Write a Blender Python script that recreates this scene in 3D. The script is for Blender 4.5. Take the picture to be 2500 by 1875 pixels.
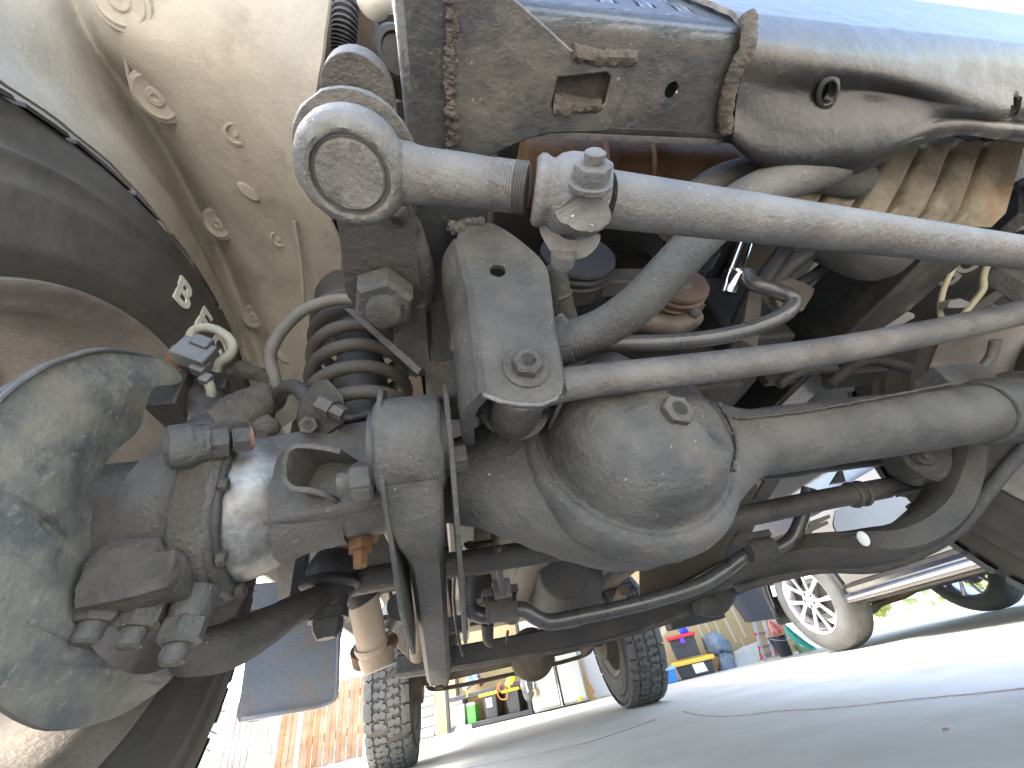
import bpy, bmesh, math, random
import numpy as np
from mathutils import Vector as V, Matrix, noise
from mathutils.geometry import tessellate_polygon
random.seed(7)
S = bpy.context.scene
for o in list(bpy.data.objects): bpy.data.objects.remove(o)
COL = S.collection
# ------------------------------------------------------------------ camera
def cam_rot(p, r, y):
    cy, sy = math.cos(y), math.sin(y)
    f = np.array([sy*math.cos(p), cy*math.cos(p), math.sin(p)]); rt = np.array([cy, -sy, 0.]); up = np.cross(rt, f)
    c, s = math.cos(r), math.sin(r)
    return np.array([c*rt+s*up, -s*rt+c*up, f])
CM = cam_rot(math.radians(38.37), math.radians(-13.64), math.radians(13.99))
CP = np.array([-.368, -.409, .204])
cam = bpy.data.cameras.new('camera'); co = bpy.data.objects.new('camera', cam); COL.objects.link(co)
cam.sensor_width = 36; cam.lens = 36*938/2500; cam.clip_start = .01; cam.clip_end = 1000
mw = Matrix.Identity(4)
for i in range(3):
    mw[i][0], mw[i][1], mw[i][2], mw[i][3] = CM[0][i], CM[1][i], -CM[2][i], CP[i]
co.matrix_world = mw; S.camera = co
# ------------------------------------------------------------------ light
SUN_EL, SUN_AZ = math.radians(58), math.radians(285)      # azimuth clockwise from +Y
w = bpy.data.worlds.new('World'); S.world = w; w.use_nodes = True
nt = w.node_tree; bg = nt.nodes['Background']
sky = nt.nodes.new('ShaderNodeTexSky'); sky.sky_type = 'NISHITA'; sky.sun_disc = False
sky.sun_elevation = SUN_EL; sky.sun_rotation = SUN_AZ; sky.air_density = 1.0; sky.dust_density = 1.2
nt.links.new(sky.outputs[0], bg.inputs[0]); bg.inputs[1].default_value = .12
sl = bpy.data.lights.new('sun', 'SUN'); sl.energy = 1.5; sl.angle = math.radians(25); sl.color = (1, .93, .83)
so = bpy.data.objects.new('sun', sl); COL.objects.link(so)
sd = V((math.sin(SUN_AZ)*math.cos(SUN_EL), math.cos(SUN_AZ)*math.cos(SUN_EL), math.sin(SUN_EL)))
so.rotation_euler = sd.to_track_quat('Z', 'Y').to_euler(); so.location = (0, 0, 20)
S.view_settings.view_transform = 'Standard'; S.view_settings.look = 'None'
S.view_settings.exposure = 3.65; S.view_settings.gamma = 1
S.view_settings.use_white_balance = True; S.view_settings.white_balance_temperature = 7150; S.view_settings.white_balance_tint = 10
S.render.engine = 'CYCLES'
S.cycles.max_bounces = 10; S.cycles.diffuse_bounces = 6
# ------------------------------------------------------------------ measuring: photograph pixel (2500 wide) + one known coordinate -> place
def ray(u, v): return CM.T @ np.array([(u-1250)/938., -(v-937.5)/938., 1.])
def A(u, v, t): return V(CP+t*ray(u, v))
def PX(u, v, x): d = ray(u, v); return V(CP+(x-CP[0])/d[0]*d)
def PY(u, v, y): d = ray(u, v); return V(CP+(y-CP[1])/d[1]*d)
def PZ(u, v, z): d = ray(u, v); return V(CP+(z-CP[2])/d[2]*d)
# ------------------------------------------------------------------ materials
MATS = {}
def mat(name, c1, c2=None, scale=8, rough=.6, metal=0, bump=.0, bscale=90, speck=None, samt=.12, sscale=260, patch=None, pscale=5, pamt=.5, coat=0, spec=.5, wave=None, detail=5):
    m = bpy.data.materials.new(name); m.use_nodes = True; t = m.node_tree; N = t.nodes; L = t.links
    p = N['Principled BSDF']; p.inputs['Roughness'].default_value = rough; p.inputs['Metallic'].default_value = metal
    p.inputs['Specular IOR Level'].default_value = spec; p.inputs['Coat Weight'].default_value = coat
    if coat: p.inputs['Coat Roughness'].default_value = .1
    tc = N.new('ShaderNodeTexCoord'); out = tc.outputs['Object']
    def rgb(c): r = N.new('ShaderNodeRGB'); r.outputs[0].default_value = (*c, 1); return r.outputs[0]
    def nz(s, d=7, ro=.66):
        n = N.new('ShaderNodeTexNoise'); n.inputs['Scale'].default_value = s; n.inputs['Detail'].default_value = d; n.inputs['Roughness'].default_value = ro
        L.new(out, n.inputs['Vector']); return n.outputs['Fac']
    def ramp(f, a, b):
        r = N.new('ShaderNodeMapRange'); r.inputs['From Min'].default_value = a; r.inputs['From Max'].default_value = b; L.new(f, r.inputs['Value']); return r.outputs[0]
    def mix(f, a, b):
        x = N.new('ShaderNodeMix'); x.data_type = 'RGBA'; L.new(f, x.inputs['Factor']); L.new(a, x.inputs['A']); L.new(b, x.inputs['B']); return x.outputs['Result']
    col = rgb(c1)
    if c2: col = mix(ramp(nz(scale, max(detail, 7)), .38, .63), col, rgb(c2))
    if patch: col = mix(ramp(nz(pscale, 8, .7), 1-pamt-.08, 1-pamt+.12), col, rgb(patch))
    if speck: col = mix(ramp(nz(sscale, 2), 1-samt-.2, 1-samt-.1), col, rgb(speck))
    L.new(col, p.inputs['Base Color'])
    rr = N.new('ShaderNodeMapRange'); rr.inputs['To Min'].default_value = max(.02, rough-.12); rr.inputs['To Max'].default_value = min(1, rough+.15)
    L.new(nz(scale*2), rr.inputs['Value']); L.new(rr.outputs[0], p.inputs['Roughness'])
    if bump:
        b = N.new('ShaderNodeBump'); b.inputs['Strength'].default_value = bump; b.inputs['Distance'].default_value = .007
        L.new(nz(bscale, 6, .65), b.inputs['Height']); L.new(b.outputs[0], p.inputs['Normal'])
    MATS[name] = m; return m
chassis = mat('dusty chassis paint', (0.0273, 0.0260, 0.0240), (0.0638, 0.0586, 0.0508), 9, .55, 0, .55, 120, (.42, .4, .36), .1, 330)
chassis2 = mat('grey dust on cast iron', (.037, .0365, .035), (.080, .077, .071), 14, .6, .1, .6, 160, (.45, .43, .4), .1, 300, patch=(.085, .072, .058), pscale=11, pamt=.38)
rodm = mat('grey dusty rod', (0.0591, 0.0580, 0.0563), (0.1070, 0.1025, 0.0946), 18, .5, .15, .5, 170, (.75, .73, .7), .08, 340, patch=(.075, .05, .036), pscale=15, pamt=.38)
pressm = mat('dusty black pressed steel', (0.0097, 0.0097, 0.0094), (0.0255, 0.0240, 0.0210), 9, .45, 0, .35, 90, (.10, .095, .085), .1, 200, patch=(.05, .044, .035), pscale=8, pamt=.4, coat=.25, spec=.35)
framep = mat('black frame paint', (0.0127, 0.0132, 0.0132), (0.0290, 0.0280, 0.0248), 7, .42, 0, .35, 90, (.2, .19, .17), .1, 200, patch=(.085, .075, .06), pscale=6, pamt=.4, coat=.2)
dark = mat('dark greasy metal', (0.0164, 0.0164, 0.0164), (0.0382, 0.0355, 0.0309), 14, .6, 0, .4, 110)
black = mat('black rubber hose', (.018, .018, .019), (.04, .039, .038), 12, .55, 0, .2, 120)
glossb = mat('black glossy tube paint', (.05, .05, .052), (.09, .088, .085), 12, .28, .3, .15, 90)
mud = mat('dried mud on casting', (.042, .036, .030), (.082, .070, .057), 26, .9, 0, 1., 130, (.2, .18, .15), .1, 280)
linerm = mat('tan dusty fender liner', (.205, .183, .147), (.272, .246, .20), 6, .85, 0, .3, 150, patch=(.14, .118, .087), pscale=9, pamt=.38)
shieldm = mat('dust caked backing plate', (.066, .070, .070), (.105, .108, .103), 11, .6, .1, .3, 140, (.17, .16, .13), .2, 130, patch=(.16, .15, .12), pscale=22, pamt=.5)
tyrem = mat('tyre rubber', (0.0360, 0.0338, 0.0304), (0.0675, 0.0619, 0.0528), 7, .75, 0, .3, 60, patch=(.085, .075, .06), pscale=9, pamt=.36)
treadm = mat('tread rubber', (0.0600, 0.0648, 0.0672), (0.0900, 0.0948, 0.0960), 10, .75, 0, .25, 90)
letterm = mat('white raised letters', (.42, .40, .34), (.55, .53, .47), 40, .8, 0, .2, 120)
rimm = mat('dusty steel rim', (.15, .135, .12), (.24, .215, .19), 12, .55, .3, .3, 120)
chromem = mat('bare ball steel', (.12, .12, .117), (.27, .27, .262), 26, .45, .5, .2, 120, patch=(.07, .06, .05), pscale=14, pamt=.48)
mirror = mat('polished chrome', (.85, .85, .88), None, 8, .06, 1.)
rust = mat('orange rust', (.14, .07, .028), (.09, .045, .022), 30, .85, 0, .4, 120)
copper = mat('rust brown cylinder', (0.1425, 0.0646, 0.0266), (0.2185, 0.1187, 0.0570), 10, .55, .2, .3, 80)
ribm = mat('mud stained shield', (.10, .085, .055), (.27, .235, .17), 14, .7, 0, .5, 90, patch=(.20, .105, .045), pscale=8, pamt=.4)
flapm = mat('mudflap with painted sky blue', (.17, .21, .27), (.21, .25, .31), 5, .38, 0, .3, 120, patch=(.25, .215, .17), pscale=11, pamt=.42, coat=.25)  # blue of the reflected sky is put into the base colour; brown is dirt
beige = mat('beige tube paint', (.34, .27, .205), (.42, .34, .26), 9, .55, 0, .15, 90, patch=(.4, .2, .1), pscale=7, pamt=.3)
underm = mat('underbody dust', (0.0780, 0.0645, 0.0499), (0.1352, 0.1092, 0.0832), 4, .85, 0, .3, 60)
aluw = mat('zinc grey plate', (0.0880, 0.0880, 0.0864), (0.1360, 0.1320, 0.1240), 20, .5, .3, .3, 150)
yel = mat('yellow grey tube', (.22, .20, .12), (.29, .265, .18), 20, .6, 0, .1, 120)
# ------------------------------------------------------------------ object helpers
def tag(o, label=None, cat=None, group=None, kind=None):
    for k, v in (('label', label), ('category', cat), ('group', group), ('kind', kind)):
        if v: o[k] = v
    return o
def thing(name, label, cat, loc=(0, 0, 0), group=None):
    o = bpy.data.objects.new(name, None); COL.objects.link(o); o.location = loc; o.empty_display_size = .1
    return tag(o, label, cat, group)
def adopt(o, parent):
    o.parent = parent
    m = Matrix.Identity(4); p = parent
    chain = []
    while p: chain.append(p); p = p.parent
    for p in reversed(chain):
        m = m @ p.matrix_parent_inverse @ Matrix.LocRotScale(p.location, p.rotation_euler, p.scale)
    o.matrix_parent_inverse = m.inverted()
def catmull(P, k, closed=False):
    P = [V(p) for p in P]; n = len(P); out = []
    if n < 3 and not closed: k = max(1, k)
    rng = range(n if closed else n-1)
    for i in rng:
        if closed: a, b, c, d = P[i-1], P[i], P[(i+1) % n], P[(i+2) % n]
        else: a, b, c, d = P[max(0, i-1)], P[i], P[i+1], P[min(n-1, i+2)]
        for j in range(k):
            t = j/k
            out.append(.5*((2*b)+(c-a)*t+(2*a-5*b+4*c-d)*t*t+(3*b-a-3*c+d)*t*t*t))
    if not closed: out.append(P[-1])
    return out
class B:
    def __init__(s): s.bm = bmesh.new()
    def ring(s, pts): return [s.bm.verts.new(p) for p in pts]
    def f(s, vs):
        try: return s.bm.faces.new(vs)
        except ValueError: return None
    def skin(s, rings, closed=True, cap=True):
        n = len(rings[0])
        for a, b in zip(rings[:-1], rings[1:]):
            for i in range(n if closed else n-1):
                j = (i+1) % n; s.f((a[i], a[j], b[j], b[i]))
        if cap and closed:
            s.f(rings[0][::-1]); s.f(rings[-1])
    def tube(s, P, r, n=18, k=6, cap=True, bulge=None):
        m = len(P); rs = r if isinstance(r, (list, tuple)) else [r]*m
        Q = catmull(P, k); R = []
        for i in range(len(Q)):
            q = i/max(1, len(Q)-1)*(m-1); a = min(int(q), m-2); R.append(rs[a]+(rs[a+1]-rs[a])*(q-a))
        rings = []; T0 = (Q[1]-Q[0]).normalized(); u = T0.orthogonal().normalized()
        for i, q in enumerate(Q):
            T = (Q[min(i+1, len(Q)-1)]-Q[max(i-1, 0)]).normalized()
            u = (u-T*u.dot(T)).normalized(); w_ = T.cross(u)
            rings.append(s.ring([q+R[i]*(math.cos(2*math.pi*j/n)*u+math.sin(2*math.pi*j/n)*w_) for j in range(n)]))
        s.skin(rings, True, cap); return s
    def lathe(s, prof, o, ax, n=36, ph=0, up=None, sq=1., cap=True):
        ax = V(ax).normalized(); u = (V(up)-ax*V(up).dot(ax)).normalized() if up else ax.orthogonal().normalized(); w_ = ax.cross(u); o = V(o); rings = []
        for a, r in prof:
            r = max(r, 1e-5)
            rings.append(s.ring([o+ax*a+r*(math.cos(2*math.pi*j/n+ph)*u+sq*math.sin(2*math.pi*j/n+ph)*w_) for j in range(n)]))
        s.skin(rings, True, cap); return s
    def plate(s, poly, ext, holes=()):
        loops = [[V(p) for p in poly]]+[[V(p) for p in h] for h in holes]; ext = V(ext)
        flat = [p for l in loops for p in l]
        if holes:
            tb = bmesh.new(); tv = [tb.verts.new(p) for p in flat]; k = 0
            for l in loops:
                for i in range(len(l)): tb.edges.new((tv[k+i], tv[k+(i+1) % len(l)]))
                k += len(l)
            bmesh.ops.triangle_fill(tb, use_beauty=True, use_dissolve=False, edges=list(tb.edges)); tb.verts.index_update()
            tris = [[v.index for v in f.verts] for f in tb.faces]; tb.free()
        else: tris = tessellate_polygon(loops)
        a = [s.bm.verts.new(p) for p in flat]; b = [s.bm.verts.new(p+ext) for p in flat]
        for t in tris:
            s.f([a[i] for i in t]); s.f([b[i] for i in reversed(t)])
        k = 0
        for l in loops:
            n = len(l)
            for i in range(n):
                j = (i+1) % n; s.f((a[k+i], b[k+i], b[k+j], a[k+j]))
            k += n
        return s
    def box(s, c, size, rot=None):
        c = V(c); h = V(size)/2; R = rot or Matrix.Identity(3); vs = []
        for x in (-1, 1):
            for y in (-1, 1):
                for z in (-1, 1): vs.append(s.bm.verts.new(c+R @ V((x*h.x, y*h.y, z*h.z))))
        for q in ((0, 1, 3, 2), (4, 6, 7, 5), (0, 4, 5, 1), (2, 3, 7, 6), (0, 2, 6, 4), (1, 5, 7, 3)): s.f([vs[i] for i in q])
        return s
    def rbox(s, c, size, rot=None, rnd=.5, n=8):     # cube swollen towards an ellipsoid
        q = bmesh.new(); bmesh.ops.create_cube(q, size=2); bmesh.ops.subdivide_edges(q, edges=list(q.edges), cuts=n, use_grid_fill=True)
        mp = {}; h = V(size)/2; R = rot or Matrix.Identity(3)
        for v in q.verts:
            p = v.co.copy(); p = p.lerp(p.normalized()*1.15, rnd); mp[v] = s.bm.verts.new(V(c)+R @ V((p.x*h.x, p.y*h.y, p.z*h.z)))
        for f in q.faces: s.f([mp[v] for v in f.verts])
        q.free(); return s
    def bolt(s, p, ax, r, h, flange=0, stud=0):
        ax = V(ax).normalized(); p = V(p)
        if flange: s.lathe([(-.001, flange), (h*.12, flange), (h*.2, flange*.93), (h*.2, r*.8)], p, ax, 28)
        s.lathe([(h*.1, r*.93), (h*.18, r), (h*.86, r), (h, r*.86)], p, ax, 6)
        if stud: s.lathe([(h*.9, r*.55), (h+stud*.85, r*.55), (h+stud, r*.42)], p, ax, 16)
        else: s.lathe([(h*.9, r*.62), (h*1.03, r*.62), (h*1.0, r*.5), (h*1.0, .0001)], p, ax, 18)
        return s
    def grid(s, rows, k=4, thick=.003, lump=0, lsc=20, holes=()):
        R = [catmull(r, k) for r in rows]; C = [catmull([r[i] for r in R], k) for i in range(len(R[0]))]
        vs = [[s.bm.verts.new(p) for p in c] for c in C]
        for i in range(len(vs)-1):
            for j in range(len(vs[0])-1): s.f((vs[i][j], vs[i+1][j], vs[i+1][j+1], vs[i][j+1]))
        s.bm.normal_update()
        if lump:
            for c in vs:
                for q in c: q.co += q.normal*lump*noise.noise(q.co*lsc)
        for c_, ax_, bx_, r1, r2 in holes:      # real elliptical openings
            inn = lambda p: math.hypot((p-c_).dot(ax_)/r1, (p-c_).dot(bx_)/r2)
            dele = [f_ for f_ in s.bm.faces if (f_.calc_center_median()-c_).length < 3*max(r1, r2) and inn(f_.calc_center_median()) < .97]
            bmesh.ops.delete(s.bm, geom=dele, context='FACES')
        bmesh.ops.solidify(s.bm, geom=list(s.bm.faces), thickness=thick); return s
    def lump(s, amp, sc, sub=0):
        if sub: bmesh.ops.subdivide_edges(s.bm, edges=list(s.bm.edges), cuts=sub, use_grid_fill=True)
        bmesh.ops.recalc_face_normals(s.bm, faces=s.bm.faces); s.bm.normal_update()
        for q in s.bm.verts: q.co += q.normal*amp*(noise.noise(q.co*sc)+.5*noise.noise(q.co*sc*2.7))
        return s
    def mesh(s, name, m, ang=38, flat=False):
        bmesh.ops.recalc_face_normals(s.bm, faces=s.bm.faces)
        me = bpy.data.meshes.new(name); s.bm.to_mesh(me); s.bm.free()
        for p in me.polygons: p.use_smooth = not flat
        if not flat: me.set_sharp_from_angle(angle=math.radians(ang))
        me.materials.append(m); return me
    def islands(s):
        seen = set(); out = []
        for v0 in s.bm.verts:
            if v0 in seen: continue
            st = [v0]; seen.add(v0); cur = []
            while st:
                v = st.pop(); cur.append(v)
                for e in v.link_edges:
                    o_ = e.other_vert(v)
                    if o_ not in seen: seen.add(o_); st.append(o_)
            lo = [min(v.co[i] for v in cur)-.001 for i in range(3)]; hi = [max(v.co[i] for v in cur)+.001 for i in range(3)]
            out.append([cur, lo, hi])
        ch = True
        while ch:
            ch = False
            for i in range(len(out)):
                for j in range(i+1, len(out)):
                    a, c = out[i], out[j]
                    if all(a[1][k] <= c[2][k] and c[1][k] <= a[2][k] for k in range(3)):
                        a[0] += c[0]; a[1] = [min(x, y) for x, y in zip(a[1], c[1])]; a[2] = [max(x, y) for x, y in zip(a[2], c[2])]; out.pop(j); ch = True; break
                if ch: break
        return [c for c, _, _ in out]
    def done(s, name, m, parent=None, label=None, bev=0, ang=38, cat=None, group=None, kind=None, flat=False):
        if parent and kind is None and len(s.bm.verts) < 30000:
            isl = s.islands()
            if len(isl) > 1:
                first = None
                for g_ in isl:
                    gs = set(g_); nb_ = B(); mp = {}
                    for v in g_: mp[v] = nb_.bm.verts.new(v.co)
                    fs_ = {f for v in g_ for f in v.link_faces}
                    for f in fs_: nb_.f([mp[v] for v in f.verts])
                    o = nb_.done(name, m, parent, label, bev, ang, cat, group, 'one', flat)
                    if 'kind' in o: del o['kind']
                    first = first or o
                s.bm.free(); return first
        o = bpy.data.objects.new(name, s.mesh(name, m, ang, flat)); COL.objects.link(o)
        if parent: adopt(o, parent)
        if bev:
            b = o.modifiers.new('bevel', 'BEVEL'); b.width = bev; b.segments = 2; b.limit_method = 'ANGLE'; b.angle_limit = math.radians(40); b.use_clamp_overlap = True
        return tag(o, label, cat, group, kind)
def circ(c, a, b, r, n=20):
    c = V(c); a = V(a).normalized(); b = V(b).normalized()
    return [c+r*(math.cos(2*math.pi*i/n)*a+math.sin(2*math.pi*i/n)*b) for i in range(n)]
def copy_tree(o, parent=None, mat4=None):
    c = o.copy(); COL.objects.link(c)
    if parent: c.parent = parent
    for ch in list(o.children): copy_tree(ch, c)
    return c
X_, Y_, Z_ = V((1, 0, 0)), V((0, 1, 0)), V((0, 0, 1))

# ================================================================== SETTING
concm = mat('pale concrete', (.60, .55, .475), (.68, .63, .555), 3.2, .85, 0, .25, 140, (.25, .22, .19), .07, 60, patch=(.50, .465, .405), pscale=1.4, pamt=.4, detail=9)
b = B(); b.plate([V((-150, -150, 0)), V((150, -150, 0)), V((150, 150, 0)), V((-150, 150, 0))], (0, 0, -.3)); drive = b.done('driveway', concm, kind='structure', flat=True)
def strip(pts, w_, z0, h=.002):
    Q = catmull(pts, 22); b = B(); L_, R_ = [], []
    for i, q in enumerate(Q):
        T = (Q[min(i+1, len(Q)-1)]-Q[max(0, i-1)]).normalized(); n_ = V((-T.y, T.x, 0)); ww = w_*(.6+.8*random.random()); jx = n_*(w_*random.uniform(-.6, .6)); L_.append(V((q.x, q.y, z0))+n_*ww/2+jx); R_.append(V((q.x, q.y, z0))-n_*ww/2+jx)
    b.plate(L_+R_[::-1], (0, 0, h)); return b
strip([PZ(u, v, 0) for u, v in ((1668, 1737), (1700, 1746), (1760, 1751), (1830, 1747), (1900, 1738), (2000, 1733), (2090, 1725), (2250, 1708), (2400, 1694), (2520, 1681))], .0042, .001).done('crack', mat('dark crack', (.25, .19, .155), (.38, .32, .28), 30, .95), drive)
strip([PZ(u, v, 0) for u, v in ((1100, 1885), (1362, 1832), (1480, 1800), (1600, 1758))], .004, .001).done('control_joint', mat('grey joint', (.29, .275, .26), None, 9, .95), drive)
b = B(); b.lathe([(0, .006), (.003, .005), (.004, .0001)], PZ(2310, 1783, 0), Z_, 7); b.lump(.001, 90); b.done('dry_leaf', mat('dry leaf', (.26, .17, .13), None, 9, .9), drive)
# ---- garage
dry = mat('tan drywall', (.45, .34, .17), (.50, .38, .2), 2, .9); mudw = mat('joint compound', (.60, .53, .40), (.64, .57, .45), 9, .9); white = mat('white paint', (.8, .79, .77), None, 9, .6)
al = math.atan(-.45); E_ = V((math.cos(al), math.sin(al), 0)); N_ = V((math.sin(al), -math.cos(al), 0)); W0 = V((0, 6.1, 0))
def WP(u, v, off): return PL(u, v, W0+N_*off, N_)
def PL(u, v, p0, n):
    d = V(ray(u, v)); c = V(CP); n = V(n); return c+d*((V(p0)-c).dot(n)/d.dot(n))
def sz(p): return (V(p)-W0).dot(E_), p.z
def W(s, z, off): return W0+E_*s+N_*off+Z_*z
RW = Matrix((E_, -N_, Z_)).transposed()
GAR = thing('garage', 'open garage with tan unfinished drywall back wall and white front post', 'garage', (1.5, 5.6, 0))
sL, sR = -1.0, 3.75
b = B(); b.plate([W(sL, .004, 0), W(sR, .004, 0), W(sR, 2.5, 0), W(sL, 2.5, 0)], -N_*.12); wall = b.done('wall', dry, GAR, flat=True)
b = B(); b.plate([W(.98, .004, .012), W(1.62, .004, .012), W(1.62, 2.4, .012), W(.98, 2.4, .012)], -N_*.008); b.done('white_panel', white, wall, flat=True)
def z3(x, y): return (1550+x/3.904, 1275+y/3.904)
for (x0, y0), (x1, y1), w_ in (((470, 935), (500, 1010), .02), ((562, 905), (662, 1118), .022), ((602, 830), (735, 1090), .022), ((728, 890), (832, 1100), .024), ((805, 818), (968, 1148), .028), ((878, 728), (1056, 1092), .028), ((955, 640), (1040, 790), .03), ((690, 755), (712, 825), .02), ((1000, 1105), (1075, 1230), .02), ((1135, 1250), (1185, 1335), .018), ((355, 845), (440, 990), .02)):
    p, q = WP(*z3(x0, y0), .004), WP(*z3(x1, y1), .004); b = B(); d = (q-p).normalized(); nn = d.cross(N_).normalized()*w_/2
    b.plate([p-nn, p+nn*.7, q+nn, q-nn*.8], N_*.002); b.done('joint_stripe', mudw, wall, flat=True)
p, q = WP(*z3(190, 1110), .003), WP(*z3(640, 700), .003); b = B(); nn = (q-p).normalized().cross(N_)*.035; b.plate([p-nn, p+nn, q+nn*1.2, q-nn*.6], N_*.002); b.done('joint_tape', mudw, wall, flat=True)
p = PZ(1080, 1788, 0); b = B(); b.box(p+V((0, .06, 1.2)), (.10, .12, 2.4)); b.done('door_jamb', white, GAR, bev=.004)
b = B(); b.box((1.2, 5.4, 2.62), (4.6, 3.4, .12)); b.done('ceiling', white, GAR)
b = B(); b.box((1.2, 3.75, 2.2), (4.6, .1, .7)); b.done('shade_header', white, GAR)  # unseen header added low and forward to shade the garage interior
# stone pier beside the post
stm = mat('white washed stone', (.55, .52, .5), (.72, .7, .67), 8, .9, 0, .6, 40); PIER = thing('stone_pier', 'whitish stone-faced pier left of the garage post behind the rear tyre', 'pier', PZ(1035, 1805, 0))
pp = PZ(1035, 1805, 0); b = B(); b.box(pp+V((-.12, .22, 1.2)), (.62, .2, 2.4)); b.done('pier_core', mat('mortar', (.45, .42, .4), None, 9, .95), PIER)
for r in range(9):
    x = pp.x-.43; 
    while x < pp.x+.17:
        w_ = random.uniform(.16, .3); w_ = min(w_, pp.x+.19-x)
        if w_ > .05:
            b = B(); b.box(V((x+w_/2, pp.y+.105, .055+r*.105)), (w_-.012, .05+random.uniform(0, .02), .092)); b.lump(.004, 14, 3); b.done('stone', stm, PIER, bev=.005, ang=60)
        x += w_
# refrigerator
fm = mat('grey appliance steel', (.40, .43, .41), (.44, .47, .45), 3, .3, .35)
def gthing(name, label, cat, u, v, off, group=None): p = WP(u, v, off); return thing(name, label, cat, (p.x, p.y, 0), group)
f0, f1, f2 = sz(WP(1306, 1745, .42))[0], sz(WP(1377, 1729, .42))[0], sz(WP(1437, 1715, .42))[0]
FR = gthing('refrigerator', 'tall grey-green double-door refrigerator with black centre handle strip', 'refrigerator', 1375, 1729, .3)
b = B(); b.plate([W(f0, .01, .40), W(f2, .01, .40), W(f2, 1.7, .40), W(f0, 1.7, .40)], -N_*.36); fb = b.done('cabinet', fm, FR, bev=.006)
for a0, a1 in ((f0, f1-.018), (f1+.018, f2)):
    b = B(); b.plate([W(a0+.003, .03, .45), W(a1-.003, .03, .45), W(a1-.003, 1.68, .45), W(a0+.003, 1.68, .45)], -N_*.045); b.done('door', fm, FR, bev=.008)
b = B(); b.plate([W(f1-.016, .02, .462), W(f1+.016, .02, .462), W(f1+.016, 1.68, .462), W(f1-.016, 1.68, .462)], -N_*.05); hd = b.done('handle_strip', black, FR, bev=.003)
b = B(); b.plate([W(f1-.006, .02, .470), W(f1+.004, .02, .470), W(f1+.004, 1.68, .470), W(f1-.006, 1.68, .470)], -N_*.007); b.done('handle', mirror, hd)
b = B(); b.plate([WP(u, v, .30) for u, v in ((1412, 1600), (1419, 1612), (1432, 1655), (1452, 1690), (1448, 1694), (1455, 1714), (1442, 1716))], -N_*.03); o = b.done('wood_board', mat('orange timber', (.50, .27, .10), (.58, .34, .14), 14, .7), bev=.002); tag(o, 'orange timber offcut board leaning right of the grey refrigerator', 'board')
b = B(); b.lathe([(-.02, .012), (-.012, .022), (0, .026), (.012, .022), (.02, .012)], WP(1418, 1715, .5)+V((0, 0, .03)), Z_, 16); o = b.done('yellow_ball', mat('yellow plastic', (.75, .48, .03), None, 9, .5)); tag(o, 'small yellow ball on the floor before the refrigerator', 'ball')
# shelf rack
SH = gthing('shelf_rack', 'black wooden shelf rack loaded with totes and bags at the garage side', 'shelf', 1200, 1765, .3)
blk = mat('black painted wood', (.022, .024, .03), (.035, .037, .045), 8, .5, 0, .1)
s0, s1 = sz(WP(1093, 1775, .36))[0], sz(WP(1304, 1745, .36))[0]
zb = sz(WP(1200, 1748, .36))[1]-.02; zt = sz(WP(1160, 1684, .36))[1]-.02
def wbox(b, a0, a1, z0, z1, o0, o1): b.plate([W(a0, z0, o1), W(a1, z0, o1), W(a1, z1, o1), W(a0, z1, o1)], -N_*(o1-o0)); return b
for a in (s0+.015, s1-.03):
    for o_ in (.02, .34): b = B(); wbox(b, a-.02, a+.02, .005, 1.25, o_, o_+.035); b.done('post', blk, SH, bev=.003)
for z_ in (zb, zt, zt+.46): b = B(); wbox(b, s0+.036, s1-.052, z_-.045, z_, .02, .372); b.done('shelf_board', blk, SH, bev=.003)
def tote(name, BL, BR, TL, off, dep, m, label, cat, lidm=None, lidh=.02, taper=.88, ribs=0, zfix=None, group=None, over=.012):
    a0, z0 = sz(WP(*BL, off)); a1, _ = sz(WP(*BR, off)); _, z1 = sz(WP(*TL, off))
    if zfix is not None: z0 = zfix
    c = (a0+a1)/2; hw_ = (a1-a0)/2; T = thing(name, label, cat, W(c, z0, off-dep/2), group)
    b = B(); rings = []
    for f, k in ((0, taper), (.04, taper+.01), (.93, 1), (.94, 1.03), (1, 1.03)):
        z = z0+(z1-z0)*f; h_ = hw_*k; dd = dep/2*k; oc = off-dep/2
        rings.append(b.ring([W(c-h_, z, oc+dd), W(c+h_, z, oc+dd), W(c+h_, z, oc-dd), W(c-h_, z, oc-dd)]))
    b.skin(rings); b.done('tub', m, T, bev=.004)
    if ribs:
        for i in range(ribs):
            s_ = c-hw_*.86+2*hw_*.86*i/(ribs-1); s_b = c+(s_-c)*taper; b = B(); p_, q_ = W(s_b, z0+.01, off-dep/2*(1-taper)+.002), W(s_, z0+(z1-z0)*.92, off+.002); b.tube([p_, q_], hw_*.05, 6, 1); b.done('rib', m, T)
    if lidm:
        b = B(); rings = []
        for f, g in ((0, over), (.5, over+.004), (.85, over), (1, -.012)):
            z = z1+lidh*f; rings.append(b.ring([W(c-hw_-g, z, off+g), W(c+hw_+g, z, off+g), W(c+hw_+g, z, off-dep-g), W(c-hw_-g, z, off-dep-g)]))
        b.skin(rings); b.done('lid', lidm, T, bev=.003)
    return T, a0, a1, z0, z1
bpl = mat('black tote plastic', (.035, .042, .052), (.05, .058, .068), 6, .42); yl = mat('yellow lid', (.75, .62, .02), None, 9, .5); clr = mat('cloudy clear plastic', (.42, .46, .52), (.5, .5, .55), 12, .3, patch=(.42, .3, .25), pscale=9, pamt=.35); paper = mat('white paper', (.82, .82, .84), None, 9, .8)
tote('clear_tote', (1101, 1763), (1135, 1757), (1096, 1729), .33, .24, clr, 'large cloudy clear tote at the left end of the low shelf', 'tote', clr, .01, zfix=zb)
T0, *_r = tote('clear_tote', (1107, 1727), (1130, 1722), (1103, 1704), .31, .18, clr, 'small clear tote with orange and blue contents on top of the larger clear tote', 'tote', clr, .006)
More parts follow.
